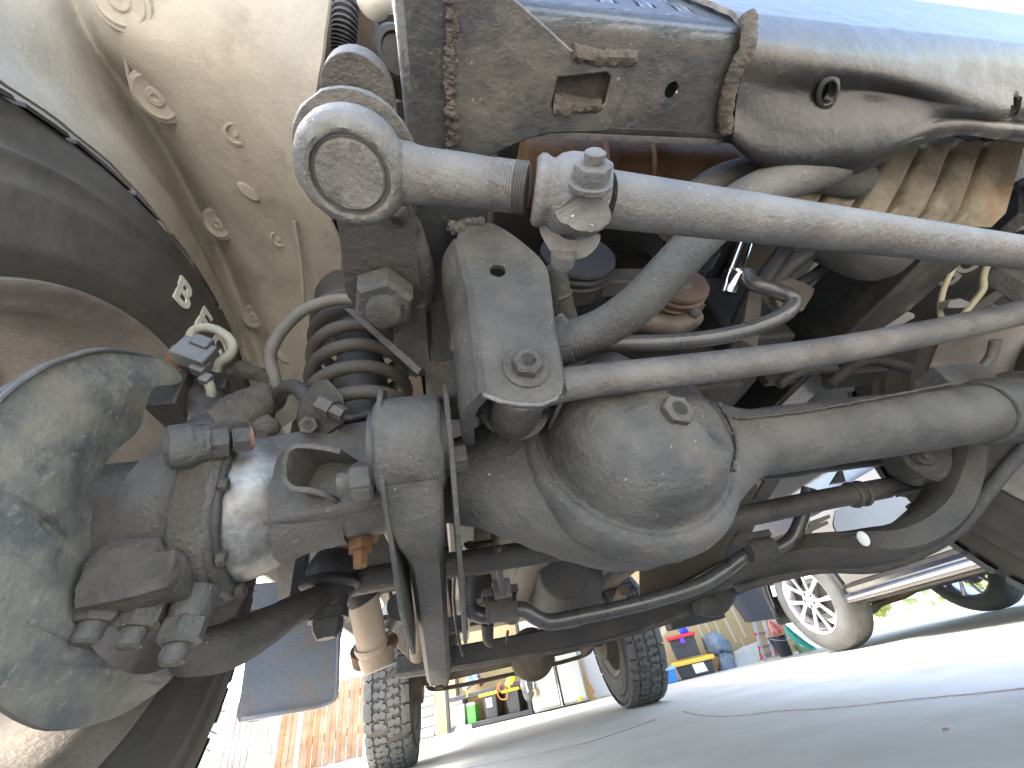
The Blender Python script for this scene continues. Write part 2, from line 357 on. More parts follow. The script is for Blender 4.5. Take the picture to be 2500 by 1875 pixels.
tote('green_box', (1142, 1754), (1161, 1750), (1139, 1725), .33, .12, mat('green carton', (.08, .5, .07), None, 9, .6), 'bright green box standing on the low shelf', 'box', mat('grey carton top', (.5, .52, .5), None, 9, .7), .035, 1, zfix=zb, over=.0)
T1, a0, a1, z0, z1 = tote('storage_tote', (1182, 1747), (1215, 1738), (1174, 1702), .36, .3, bpl, 'black tote with yellow lid and white paper label on the shelf', 'tote', yl, .03, .84, 5, zfix=zb, over=.03)
b = B(); h_ = (a1-a0); b.plate([W(a0+h_*.28, z0+(z1-z0)*.48, .368), W(a0+h_*.68, z0+(z1-z0)*.48, .368), W(a0+h_*.72, z0+(z1-z0)*.88, .371), W(a0+h_*.26, z0+(z1-z0)*.88, .371)], N_*.0015); b.done('paper_label', paper, T1)
tote('storage_tote', (1238, 1735), (1270, 1728), (1229, 1692), .36, .3, bpl, 'black tote with yellow lid and no label, by the backpack', 'tote', yl, .03, .84, 5, zfix=zb, over=.03)
def blob(name, pts, off, r, m, label, cat, amp=.02, sc=9):
    b = B(); Q = [WP(u, v, off) for u, v in pts]; b.tube(Q, r, 14, 6); b.lump(amp, sc); b.lump(amp*.5, sc*3); o = b.done(name, m, ang=80); return tag(o, label, cat)
blob('blue_bag', [(1132, 1677), (1150, 1662), (1168, 1652)], .22, [.03, .06, .05], mat('blue white bag', (.06, .18, .6), (.55, .6, .62), 22, .6), 'crumpled blue and white bag on the upper shelf', 'bag')
blob('maroon_cloth', [(1172, 1668), (1182, 1660)], .24, [.035, .03], mat('maroon cloth', (.25, .03, .07), None, 9, .8), 'folded maroon cloth beside the blue and white bag', 'cloth')
blob('yellow_bag', [(1240, 1676), (1248, 1660), (1256, 1648)], .34, [.05, .055, .04], mat('yellow bag', (.68, .62, .03), (.8, .75, .1), 9, .6), 'crumpled yellow bag on top of the shelf', 'bag')
blob('blue_tub', [(1266, 1650), (1270, 1630), (1274, 1610)], .2, [.07, .08, .075], mat('cyan tub', (.02, .38, .68), (.04, .45, .75), 9, .4), 'cyan blue tub at the top right of the shelf', 'tub', .006)
b = B()
for pts in (((1216, 1668), (1214, 1690), (1222, 1706), (1236, 1706), (1238, 1690), (1232, 1670)), ((1222, 1664), (1218, 1680), (1226, 1690), (1234, 1682))): b.tube([WP(u, v, .40) for u, v in pts], .006, 8, 6)
o = b.done('orange_cord', mat('orange cord', (.6, .16, .04), None, 9, .6)); tag(o, 'orange cord loop hanging over the yellow lids', 'cord')
b = B(); b.tube([WP(u, v, .40) for u, v in ((1137, 1675), (1140, 1690), (1141, 1701))], .007, 8, 3); o = b.done('yellow_strap', yl); tag(o, 'short yellow strap hanging off the upper shelf', 'strap')
BP = gthing('backpack', 'grey and black backpack hanging at the right end of the shelf', 'backpack', 1293, 1700, .40)
b = B(); b.tube([WP(u, v, .43) for u, v in ((1290, 1622), (1288, 1645), (1290, 1670), (1296, 1698), (1300, 1704))], [.03, .075, .095, .085, .03], 16, 6); b.lump(.014, 14); b.done('bag_body', mat('charcoal fabric', (.05, .055, .065), (.16, .165, .17), 16, .8), BP, ang=70)
b = B(); b.tube([WP(u, v, .53) for u, v in ((1286, 1640), (1284, 1665), (1290, 1690))], .011, 8, 5); b.tube([WP(u, v, .53) for u, v in ((1297, 1640), (1302, 1660), (1303, 1680))], .009, 8, 5); b.done('shoulder_strap', mat('pale grey webbing', (.5, .5, .5), None, 9, .7), BP)
blob('work_glove', [(1304, 1682), (1308, 1695), (1312, 1704)], .5, [.02, .028, .018], mat('yellow grey glove', (.45, .38, .12), (.3, .28, .25), 20, .8), 'yellow-grey work gloves hanging beside the backpack', 'gloves')
blob('green_bag', [(1116, 1785), (1132, 1780), (1150, 1775)], .5, [.02, .035, .015], mat('pale green film', (.6, .75, .66), None, 9, .4), 'pale green plastic bag lying on the floor under the shelf', 'bag')
# storage bins on the right
gen = 'storage bins by the tan wall'
tote('blue_bin', (1625, 1669), (1657, 1660), (1629, 1638), .62, .3, mat('blue plastic', (.03, .22, .62), None, 9, .45), 'bright blue bin on the floor beside the rear tyre', 'bin', mat('light blue lid', (.25, .45, .75), None, 9, .45), .03, zfix=.004)
T2, a0, a1, z0, z1 = tote('storage_bin', (1661, 1659), (1750, 1640), (1655, 1628), .56, .34, bpl, 'black bin with amber lid and a white sheet on its front', 'bin', mat('amber lid', (.82, .48, .06), None, 9, .5), .045, .9, zfix=.004, over=.035)
b = B(); h_ = a1-a0; b.plate([W(a0+h_*.46, .03, .555), W(a0+h_*.80, .03, .555), W(a0+h_*.76, z1*.93, .572), W(a0+h_*.44, z1*.93, .572)], N_*.002); b.done('paper_sheet', paper, T2)
T3, a0, a1, z0, z1 = tote('storage_crate', (1651, 1612), (1713, 1598), (1645, 1562), .53, .28, bpl, 'black ribbed crate with red lid stacked on the amber-lidded bin', 'crate', mat('red lid', (.75, .03, .04), None, 9, .45), .035, .94, 7, over=.02)
b = B(); b.plate([W((a0+a1)/2-.03, z1-.05, .555), W((a0+a1)/2+.03, z1-.05, .555), W((a0+a1)/2+.02, z1+.0, .565), W((a0+a1)/2-.02, z1+.0, .565)], N_*.01); b.done('latch', mat('violet plastic', (.18, .06, .6), None, 9, .45), T3)
blob('blue_scoop', [(1660, 1546), (1668, 1540), (1680, 1545)], .45, [.03, .05, .02], mat('royal blue', (.03, .06, .65), None, 9, .5), 'royal blue scoop lying on the red lid', 'scoop', .006)
grb = mat('grey translucent bag', (.10, .14, .19), (.22, .28, .35), 8, .25)
def bag(pts, off, rs, label):
    b = B(); b.tube([WP(u, v, off) for u, v in pts], rs, 22, 8); b.lump(.02, 7); b.lump(.008, 26); o = b.done('plastic_bag', grb, ang=80); tag(o, label, 'bag')
bag([(1722, 1580), (1750, 1574), (1785, 1585)], .28, [.08, .13, .06], 'upper bluish plastic bag slumped against the tan wall')
bag([(1755, 1618), (1772, 1622), (1794, 1618)], .36, [.09, .125, .08], 'lower bluish plastic bag resting on the floor beside the black bin')
b = B(); b.grid([[WP(u, v, o_) for u, v, o_ in r] for r in (((1792, 1590, .1), (1815, 1580, .06), (1850, 1566, .05)), ((1795, 1612, .2), (1822, 1600, .14), (1852, 1585, .1)), ((1798, 1632, .3), (1830, 1624, .25), (1856, 1610, .2)))], 5, .004, .012, 12); o = b.done('plastic_sheet', mat('clear film', (.5, .56, .56), (.6, .62, .58), 9, .3)); tag(o, 'crinkled clear plastic sheet against the wall base', 'sheet')
LD = gthing('step_ladder', 'folded aluminium ladder with red feet leaning by the wall', 'ladder', 1870, 1610, .5)
alm = mat('aluminium', (.55, .58, .64), (.62, .65, .7), 6, .35, .5); redp = mat('red plastic', (.7, .05, .05), None, 9, .5)
rl = [(WP(1826, 1470, .2), WP(1868, 1612, .5)), (WP(1850, 1470, .2), WP(1890, 1603, .5))]
for p, q in rl:
    b = B(); b.tube([p, q], .018, 4, 1); b.done('rail', alm, LD, flat=True)
for f in (.12, .35, .58, .8, .93):
    p, q = rl[0][0].lerp(rl[0][1], f), rl[1][0].lerp(rl[1][1], f); d = (q-p).normalized(); b = B(); b.tube([p-d*.02, q+d*.01], .012, 6, 1); r_ = b.done('rung', mat('dark alloy', (.16, .17, .2), None, 9, .4), LD) if f == .12 else b.done('rung', MATS['dark alloy'], LD)
    b = B(); b.lathe([(0, .017), (.022, .015)], p-d*.012, -d, 10); b.done('red_cap', redp, LD)
BK = gthing('bucket', 'black bucket on the floor between ladder and car wheel', 'bucket', 1920, 1600, .55)
bc_ = WP(1921, 1601, .62); bc_.z = .004; tp = WP(1912, 1550, .62); bh = tp.z
b = B(); b.lathe([(0, .062), (bh*.9, .088), (bh*.92, .095), (bh, .096), (bh-.004, .088), (.012, .06)], bc_, Z_, 32); b.done('pail', mat('black glossy plastic', (.02, .025, .04), None, 9, .22, coat=.3), BK)
b = B(); b.tube([bc_+V((-.095, 0, bh*.94)), bc_+V((-.07, -.08, bh*.8)), bc_+V((0, -.11, bh*.72)), bc_+V((.07, -.08, bh*.8)), bc_+V((.095, 0, bh*.94))], .003, 6, 5); b.done('handle', alm, BK)
b = B(); b.plate([WP(u, v, .45) for u, v in ((1878, 1512), (1904, 1505), (1912, 1545), (1888, 1552))], -N_*.1); o = b.done('red_carton', mat('red white carton', (.75, .08, .06), (.85, .8, .8), 12, .6), bev=.003); tag(o, 'red and white carton behind the black bucket', 'carton')
b = B(); b.plate([WP(u, v, .4) for u, v in ((1880, 1575), (1894, 1570), (1898, 1600), (1884, 1604))], -N_*.06); o = b.done('red_can', redp, bev=.003); tag(o, 'small red can between the ladder rungs and bucket', 'can')
b = B(); b.tube([WP(u, v, .7) for u, v in ((1918, 1530), (1930, 1545), (1950, 1562), (1985, 1583))], [.02, .035, .04, .02], 12, 5); b.lump(.006, 20); o = b.done('teal_tool', mat('teal plastic', (.02, .42, .40), (.05, .5, .48), 9, .45)); tag(o, 'teal plastic garden tool leaning beside the bucket', 'tool')
b = B(); b.tube([WP(u, v, .6) for u, v in ((1940, 1572), (1960, 1588), (1990, 1582))], [.03, .04, .03], 12, 5); b.lump(.016, 22); o = b.done('soil_bag', mat('white green bag', (.6, .68, .6), (.25, .5, .2), 20, .7)); tag(o, 'white and green sack behind the car tyre', 'sack')
b = B(); b.plate([WP(u, v, .3) for u, v in ((1905, 1490), (1930, 1480), (1936, 1520), (1916, 1524))], -N_*.05); o = b.done('wood_block', mat('brown wood', (.33, .2, .09), None, 9, .7), bev=.002); tag(o, 'brown wooden board end above the teal tool', 'board')
# ---- wooden fence
FE = thing('wooden_fence', 'sunlit narrow-board wooden fence, grey at left and orange at right', 'fence', (-2.6, 5.85, 0))
fx0, fx1 = PY(505, 1830, 5.8).x, PY(889, 1760, 5.8).x; ft = PY(884, 1650, 5.8).z
nb = 27; woods = [mat('fence wood %d' % i, c, d_, 6, .8, 0, .3, 60, patch=(.12, .07, .04), pscale=10, pamt=.36) for i, (c, d_) in enumerate((((.25, .15, .085), (.35, .23, .15)), ((.24, .11, .05), (.33, .18, .09)), ((.22, .195, .185), (.32, .285, .27)), ((.28, .24, .21), (.40, .35, .31))))]
for i in range(nb):
    f = i/nb; x = fx0+(fx1-fx0)*f; w_ = (fx1-fx0)/nb
    m_ = woods[random.choice((2, 3, 3, 2)) if f < .42 else random.choice((0, 0, 3, 1)) if f < .66 else random.choice((0, 1, 1, 0))]
    b = B(); b.box((x+w_/2, 5.8+random.uniform(-.006, .006), ft/2+random.uniform(-.01, .01)), (w_-.004, .018, ft)); b.done('fence_board', m_, FE, bev=.002)
for z_ in (.25, ft*.8): b = B(); b.box(((fx0+fx1)/2, 5.835, z_), (fx1-fx0, .035, .08)); b.done('fence_rail', woods[0], FE)
b = B()
gp_ = PZ(965, 1858, 0)
for i in range(90):
    x, y = gp_.x+random.gauss(0, .10), gp_.y-.1+random.gauss(0, .10); h_ = random.uniform(.02, .06); d = V((random.uniform(-.03, .03), random.uniform(-.03, .03), h_)); p = V((x, y, 0)); b.tube([p, p+d*.6, p+d+V((d.x, d.y, 0))], [.0022, .0018, .0004], 4, 1)
tag(b.done('dry_grass', mat('dry grass', (.42, .38, .14), (.3, .34, .1), 9, .8), kind='stuff'), 'tuft of dry grass', None)
# ---- neighbouring car
paint = mat('black car paint', (.012, .016, .028), None, 5, .12, 0, coat=1.); door_reflm = mat('door paint with painted reflection', (.11, .108, .104), (.125, .12, .115), 3, .3, .1, coat=.3); trim = mat('chrome trim', (.7, .72, .78), None, 9, .12, 1.)  # door grey paints the reflected surroundings onto a black car
CAR = thing('parked_car', 'glossy black parked car with silver ten-spoke wheels beside the garage', 'car', (3.3, 1.6, 0)); sx = 2.46; wy = (2.93, .20)
def cutp(y0, y1, z0, zt): return
b = B()
pts = [(3.86, .34), (3.95, .6), (3.9, .95), (3.8, 1.15), (-.5, 1.02), (-.72, .8), (-.72, .34), (-.22, .29)]
pts += [(wy[1]-.40*math.cos(a), .36+.40*math.sin(a)) for a in np.linspace(.1, math.pi-.1, 14)]+[(.64, .27), (2.50, .27)]
pts += [(wy[1-1]-.41*math.cos(a), .36+.41*math.sin(a)) for a in np.linspace(.1, math.pi-.1, 18)]+[(3.40, .30)]
b.plate([V((sx, y, z)) for y, z in pts], (.05, 0, 0)); cb = b.done('body_side', paint, CAR, bev=.012)
b = B(); b.box((sx+.95, 1.6, .80), (1.76, 4.4, .5)); b.done('body_core', paint, CAR, bev=.05)
b = B(); rings = []
for z, y0, y1, ins in ((1.05, .35, 3.75, .03), (1.35, .8, 3.7, .10), (1.62, 1.25, 3.55, .2), (1.68, 1.5, 3.3, .3)): rings.append(b.ring([V((sx+ins, y0, z)), V((sx+1.9-ins, y0, z)), V((sx+1.9-ins, y1, z)), V((sx+ins, y1, z))]))
b.skin(rings); b.done('cabin', mat('dark car glass', (.02, .025, .03), None, 9, .08, coat=1.), CAR, bev=.02)
b = B(); b.grid([[V((sx+dx, y, z)) for y in (2.44, 2.0, 1.3, .72)] for z, dx in ((.92, -.004), (.70, -.016), (.48, -.018), (.385, -.008))], 4, .01); b.done('door', door_reflm, CAR)
b = B(); b.grid([[V((sx+dx, y, z)) for y in (2.50, 2.0, 1.3, .66)] for z, dx in ((.383, -.004), (.345, .012), (.318, .0))], 3, .008); b.done('door_gap', black, CAR)
b = B(); b.grid([[V((sx+dx, y, z)) for y in (2.53, 2.0, 1.3, .64)] for z, dx in ((.320, -.004), (.305, -.024), (.288, -.024), (.274, -.010), (.268, .02))], 3, .006); b.done('sill', paint, CAR)
b = B(); b.tube([V((sx-.026, 2.50, .297)), V((sx-.034, 1.6, .297)), V((sx-.03, 0.66, .297))], .009, 10, 4); b.done('chrome_strip', trim, CAR)
b = B(); b.plate([V((sx-.012, y, z)) for y, z in [(3.38, .31), (3.8, .33), (3.9, .56), (3.87, .88), (3.30, .86)]+[(wy[0]+.44*math.cos(a), .36+.44*math.sin(a)) for a in np.linspace(1.1, .05, 10)]], (.02, 0, 0)); bu = b.done('bumper', paint, CAR, bev=.008)
b = B(); b.lathe([(0, .03), (.006, .028), (.008, .0001)], V((sx-.012, 3.48, .70)), -X_, 20); b.done('reflector', mat('blue grey lens', (.3, .4, .5), None, 9, .1), bu)
b = B(); b.tube([V((sx-.008, wy[0]-.43*math.cos(a), .36+.43*math.sin(a))) for a in np.linspace(.0, math.pi-.0, 16)], .016, 8, 2); b.done('arch_moulding', black, CAR)
b = B(); b.box((sx+.9, 1.55, .36), (1.6, 4.0, .22)); b.box((sx+.9, 2.93, .36), (1.3, .12, .12)); b.done('underbody', dark, CAR, bev=.02)
b = B(); b.tube([V((3.1, 3.3, .20)), V((3.15, 3.1, .20)), V((3.02, 2.85, .235)), V((3.02, 2.6, .25)), V((3.05, 2.4, .30))], .028, 14, 5); b.done('exhaust_pipe', mat('brown steel pipe', (.12, .085, .055), (.17, .13, .09), 12, .45, .6), CAR)
alloy = mat('silver alloy wheel', (.62, .62, .66), None, 9, .28, .75)
def car_wheel(cx, cy):
    c = V((cx, cy, .36)); b = B()
    b.lathe([(-.105, .235), (-.112, .25), (-.118, .29), (-.112, .325), (-.096, .345), (-.07, .353), (-.065, .349), (-.06, .354), (-.02, .357), (-.015, .351), (-.01, .357), (.03, .357), (.035, .351), (.04, .357), (.07, .353), (.096, .345), (.112, .325), (.118, .29), (.105, .235), (-.105, .234)], c, X_, 80, cap=False)
    wh = b.done('wheel', treadm, CAR, ang=40)
    b = B(); b.lathe([(-.098, .222), (-.108, .236), (-.110, .238), (-.104, .241), (-.09, .236), (-.06, .22), (.09, .215), (.10, .235), (.09, .24)], c, X_, 64, cap=False); rm = b.done('rim', alloy, wh, ang=50)
    for k in range(10):
        a = 2*math.pi*k/10+.1; tw = .17*(1 if k % 2 else -1); b = B()
        p = [(.055, a+tw*1.6), (.12, a+tw*.45), (.225, a+tw*.0)]
        Q = [c+V((x, r*math.cos(t), r*math.sin(t))) for (r, t), x in zip(p, (-.085, -.092, -.098))]
        rect_sweep(b, Q, [.026, .024, .034], [.022, .02, .02], 4, wv=None, upv=X_, rad=.2); b.done('spoke', alloy, wh)
    b = B(); b.lathe([(-.085, .0001), (-.097, .02), (-.097, .034), (-.092, .036), (-.094, .06), (-.085, .066), (-.06, .066)], c, X_, 32)
    b.done('hub', alloy, wh)
    b = B()
    for k in range(5): a = 2*math.pi*k/5; b.lathe([(-.096, .011), (-.096, .007), (-.086, .007)], c+V((0, .048*math.cos(a), .048*math.sin(a))), X_, 10)
    b.done('lug_hole', dark, wh)
    b = B(); b.lathe([(.0, .15), (.012, .15)], c, X_, 32); b.done('brake_disc', mat('brake steel', (.2, .2, .2), None, 9, .4, .7) if 'brake steel' not in MATS else MATS['brake steel'], wh)
    return wh
def rect_sweep(b, P, W_, H, k=6, upv=Z_, wv=None, rad=.25):
    Q = catmull(P, k); m = len(P); rings = []
    for i, q in enumerate(Q):
        T = (Q[min(i+1, len(Q)-1)]-Q[max(i-1, 0)]).normalized()
        s = i/(len(Q)-1)*(m-1); a = min(int(s), m-2); fr = s-a
        w_ = W_[a]+(W_[a+1]-W_[a])*fr; h_ = H[a]+(H[a+1]-H[a])*fr
        r = (wv if wv else T.cross(upv)).normalized(); u = r.cross(T).normalized(); rings.append(b.ring([q+r*w_*x+u*h_*z for x, z in ((-.5, -.5+rad), (-.5+rad, -.5), (.5-rad, -.5), (.5, -.5+rad), (.5, .5-rad), (.5-rad, .5), (-.5+rad, .5), (-.5, .5-rad))]))
    b.skin(rings); return b
for cx in (sx+.125, 4.16):
    for cy in wy: car_wheel(cx, cy)
# ---- planting beyond the car
random.seed(3)
b = B(); b.box((6.2, 3.6, .03), (2.4, 6, .06)); b.done('planting_bed', mat('pale gravel bed', (.5, .47, .45), (.3, .24, .2), 40, .95), kind='structure')
b = B(); b.box((4.93, 3.6, .045), (.10, 6, .09)); b.done('kerb', mat('kerb stone', (.55, .53, .52), None, 9, .9), kind='structure', bev=.01)
for i in range(9):
    x, y = random.uniform(5.15, 6.6), 1.6+i*.5+random.uniform(-.15, .15); b = B(); hh = random.uniform(.2, .5)
    for k in range(110):
        a = random.uniform(0, 6.28); r = random.uniform(.05, .3); p = V((x+random.gauss(0, .05), y+random.gauss(0, .05), .06)); e_ = V((r*math.cos(a), r*math.sin(a), 0)); tip = p+e_+V((0, 0, hh*random.uniform(.3, 1))); md = p.lerp(tip, .5)+V((0, 0, hh*.18)); sdv = V((-math.sin(a), math.cos(a), 0))*.012
        v0 = [b.bm.verts.new(q) for q in (p, md+sdv, tip, md-sdv)]; b.f(v0)
    o = b.done('grass_clump', mat('grass green %d' % i, (.12+.06*random.random(), .2+.08*random.random(), .04), (.3, .36, .06), 9, .6) if i < 4 else MATS['grass green %d' % (i % 4)], flat=True); tag(o, ('yellow-green leafy clump beyond the car, nearest the garage side', 'leafy clump second from the garage side beyond the car', 'leafy clump third from the garage side beyond the car', 'leafy clump fourth from the garage side beyond the car', 'middle leafy clump of the bed beyond the car', 'leafy clump fourth from the street side beyond the car', 'leafy clump third from the street side beyond the car', 'leafy clump second from the street side beyond the car', 'leafy clump nearest the street side beyond the car')[8-i], 'plant', group='leafy clumps in the bed beyond the car')
for (u, v) in ((2165, 1545), (2290, 1490)):
    p = PZ(u, v, 0); p = V((5.0+.2*random.random(), p.y+.45*(p.x/4-1)+.6, 0)); b = B(); b.box(p+V((0, 0, .5)), (.07, .07, 1.0)); o = b.done('garden_post', mat('grey white post', (.55, .58, .66), None, 9, .6) if 'grey white post' not in MATS else MATS['grey white post'], bev=.006); tag(o, 'pale square garden post beyond the parked car, %s' % ('nearer its silver rear wheel' if u == 2165 else 'nearer its far-side wheel'), 'post')
b = B()
for i in range(1400):
    p = V((random.uniform(7.4, 8.6), random.uniform(-3, 9), random.uniform(.05, 2.2))); a = V((random.gauss(0, 1), random.gauss(0, 1), random.gauss(0, 1))).normalized()*.11; c_ = a.orthogonal().normalized()*.07; b.f([b.bm.verts.new(q) for q in (p-a, p+c_, p+a, p-c_)])
o = b.done('hedge', mat('hedge green', (.06, .11, .03), (.13, .2, .05), 5, .7), flat=True); tag(o, 'green hedge at the far side of the planting bed', 'hedge')

# ================================================================== THE TRUCK (one thing, seen from under its front axle)
TRUCK = thing('off_road_truck', 'dusty off-road truck seen from beneath its front axle, parked on the pale driveway', 'truck', (0, 1.4, 0))
def PL(u, v, p0, n):
    d = V(ray(u, v)); c = V(CP); n = V(n); return c+d*((V(p0)-c).dot(n)/d.dot(n))
def cut(o, cutters):
    for b in cutters:
        me = b.mesh('cutter', black); c = bpy.data.objects.new('cutter', me); COL.objects.link(c)
        m = o.modifiers.new('cut', 'BOOLEAN'); m.object = c; m.solver = 'EXACT'
        bpy.context.view_layer.update()
        ne = bpy.data.meshes.new_from_object(o.evaluated_get(bpy.context.evaluated_depsgraph_get()))
        o.modifiers.clear(); o.data = ne; bpy.data.objects.remove(c)
# ---- frame
b = B()
for x0, x1 in ((-.377, -.292), (.40, .485)):
    ya = -.45 if x0 < 0 else -.175; b.box(((x0+x1)/2, (ya+3.15)/2, .669), (x1-x0, 3.15-ya, .13))
rail = b.done('frame_rail', framep, TRUCK, 'black painted chassis frame rails with dust', bev=.008)
cut(rail, [B().lathe([(-.05, .011), (.05, .011)], PX(2082, 757, .40), X_, 20), B().lathe([(-.05, .006), (.05, .006)], PX(2062, 716, .40), X_, 14), B().lathe([(-.05, .006), (.05, .006)], PX(2120, 772, .40), X_, 14)])
b = B()   # front crossmember: flat bottom with a hole, bent up at both edges
xa, xb = -.334, -.062
bot = [V((xa, -.349, .6)), V((xb, -.349, .6)), V((xb, -.297, .6)), V((xa, -.297, .6))]
hp = PZ(1640, 220, .6); hs_ = PZ(1424, 224, .6)
R_ = Matrix.Rotation(.12, 3, 'Z')
b.plate(bot, (0, 0, .003), [circ(hp, X_, Y_, .0066, 22), [hs_+R_@V((x, y, 0)) for x, y in ((-.027, -.016), (.027, -.016), (.027, .016), (-.027, .016))]])
for pf in ([(-.349, .6), (-.360, .6035), (-.368, .611), (-.373, .624), (-.3748, .66), (-.381, .84), (-.388, 1.02)], [(-.297, .6), (-.291, .602), (-.287, .61), (-.287, .70)]):
    b.grid([[V((x, y, z)) for x in np.linspace(xa, xb, 8)] for y, z in pf], 3, .003)
xm = b.done('crossmember', framep, rail, ang=30)
b = B(); b.box(hs_+V((0, .002, .016)), (.062, .045, .012)); b.tube([hs_+R_@V((-.024, .012, .006)), hs_+R_@V((.0, .011, .004)), hs_+R_@V((.024, .012, .006))], .007, 12, 14).lump(.0022, 160); b.done('mud_fill', mud, rail, ang=70)
zz = .5965
gp = catmull([PZ(1095, -60, zz), PZ(1180, -60, zz)], 1)+[PZ(u, v, zz) for u, v in ((1262, 0), (1340, 70), (1392, 118), (1430, 134), (1545, 138), (1552, 160), (1492, 316), (1480, 322), (1345, 326), (1290, 340), (1205, 378), (1188, 384), (1110, 386))]
hole = [PZ(u, v, zz) for u, v in ((1362, 190), (1480, 178), (1492, 188), (1478, 252), (1466, 262), (1352, 268), (1346, 258))]
b = B(); b.plate(gp, (0, 0, .0035), [hole]); g = b.done('gusset_plate', framep, rail, bev=.0015)
b = B()
b.tube([PZ(u, v, .5975) for u, v in ((1098, -50), (1104, 60), (1100, 160), (1102, 260), (1106, 375))], .0045, 12, 40).lump(.0016, 230)
b.tube([PZ(u, v, .5975) for u, v in ((1350, 268), (1400, 262), (1468, 258))], .005, 12, 24).lump(.0018, 230)
b.tube([PZ(u, v, .5975) for u, v in ((1400, 128), (1460, 140), (1550, 142))], .0055, 12, 24).lump(.002, 210)
b.done('weld_bead', mud, rail, kind='stuff')
b = B()   # pressed steel piece right of the seam
fx = [PZ(u, v, .599) for u, v in ((1822, 116), (1970, 146), (2160, 178), (2385, 222), (2620, 255))]
fx[4].x = max(fx[4].x, fx[3].x+.1); fx.append(fx[4]+V((.55, 0, 0)))
rows = [[V((p.x, -.3905, 1.02)) for p in fx], [V((p.x, -.384, .84)) for p in fx], [V((p.x, -.3775, .67)) for p in fx], [V((p.x, -.3740, .630)) for p in fx],
        [PZ(u, v, .599) for u, v in ((1822, 116), (1970, 146), (2160, 178), (2385, 222), (2620, 255))],
        [PZ(u, v, .5985) for u, v in ((1800, 200), (1950, 232), (2150, 232), (2370, 262), (2600, 290))],
        [PZ(u, v, .5965) for u, v in ((1790, 262), (1925, 318), (2130, 305), (2340, 285), (2570, 310))],
        [PZ(u, v, .589) for u, v in ((1786, 318), (1872, 372), (2090, 372), (2310, 305), (2550, 322))],
        [PZ(u, v, .590) for u, v in ((1792, 336), (1886, 414), (2078, 420), (2300, 330), (2540, 346))]]
rows = [r if len(r) == 6 else r+[r[-1]+V((.55, 0, 0))] for r in rows]
rows[5][2] += V((0, 0, .010)); rows[7][1] += V((0, 0, -.006)); rows[7][2] += V((0, 0, -.008)); rows[6][1] += V((0, 0, -.007)); rows[6][2] += V((0, 0, -.009)); rows[5][3] += V((0, 0, -.010)); rows[5][1] += V((0, 0, .004)); rows[4][3] += V((0, 0, -.003))
hl = []
for u, v, r in ((2022, 226, .0135), (2460, 262, .0135)):
    c_ = PZ(u, v, .5965); a_ = V((math.cos(.75), math.sin(.75), 0)); hl.append((c_, a_, V((-a_.y, a_.x, 0)), r, r*.55))
b.grid(rows, 22, .004, .0007, 42, hl)
rims_ = []
for c_, a_, b_, q1, q2 in hl: rims_.append((c_, a_, q1))
pr = b.done('pressed_bracket', pressm, rail, 'black pressed steel bracket with mud in its folds', ang=60)
for c_, a_, q1 in rims_:
    b = B(); b.lathe([(.010, q1*.80), (-.0002, q1*.82), (-.0010, q1*.90), (-.0009, q1*1.12), (.0004, q1*1.36), (.003, q1*1.3)], c_+V((0, 0, -.0005)), Z_, 36, up=a_, sq=.58, cap=False); b.done('hole_rim', pressm, pr)
b = B(); b.tube([PZ(1838, 60, .603)+V((0, -.004, .012)), PZ(1826, 110, .597), PZ(1790, 190, .594), PZ(1772, 270, .594), PZ(1776, 322, .592)], .0065, 12, 30).lump(.002, 190)
b.done('weld_bead', mud, rail, kind='stuff')
# ---- body over the frame
b = B()
def side(x, ex):
    pts = [(-.62, .72), (-.50, .70), (-.47, .60)]
    pts += [(.54*math.cos(a)*-1, .41+.54*math.sin(a)) for a in np.linspace(.35, math.pi-.35, 12)]
    pts += [(.62, .60), (2.25, .60)]
    pts += [(2.85-.52*math.cos(a), .41+.52*math.sin(a)) for a in np.linspace(.3, math.pi-.3, 12)]
    pts += [(3.45, .6), (4.15, .66), (4.2, 1.15), (-.55, 1.05)]
    b.plate([V((x, y, z)) for y, z in pts], (ex, 0, 0))
side(-.93, .03); side(.93, .03)
body = b.done('body', mat('silver body paint', (.35, .36, .37), None, 5, .3, 0, coat=.6), TRUCK, 'silver body sides above the frame', bev=.006)
b = B()
b.box((0, .33, 1.075), (1.92, 1.33, .05)); b.box((0, 2.6, 1.25), (1.86, 3.2, .2))
b.done('hood', MATS['silver body paint'], body, bev=.02)
b = B(); b.box((0, .34, 1.03), (1.5, 1.3, .03)); b.box((-.60, .1, .98), (.1, .9, .1)); b.done('hood_dark_box', dark, body)  # dark boxes added under the hood to blacken the engine bay
b = B()
b.box((0, 2.35, .78), (1.5, 3.3, .05)); b.box((0, .72, .9), (1.7, .04, .36)); b.box((.30, 1.6, .69), (.12, 1.6, .1)); b.box((-.55, 1.7, .72), (.3, 1.9, .08)); b.box((.62, 1.7, .71), (.28, 1.9, .1))
for i in range(7): b.box((0, .95+i*.42, .742), (1.3, .05, .03))
b.done('floor_pan', underm, body, 'tan dusty underside of the cab floor', bev=.01)
b = B()
b.box((-.46, .3, .985), (.10, 1.3, .14)); b.box((.55, .25, 1.0), (.2, 1.2, .04))
b.done('inner_fender', underm, body)
b = B(); b.plate([A(u, v, .66) for u, v in ((740, -120), (1010, -120), (1010, 420), (800, 420))], V(ray(880, 150))*.02); b.done('gap_shade_sheet', dark, body)  # dark sheet added to stand for shade in the gap beside the rail
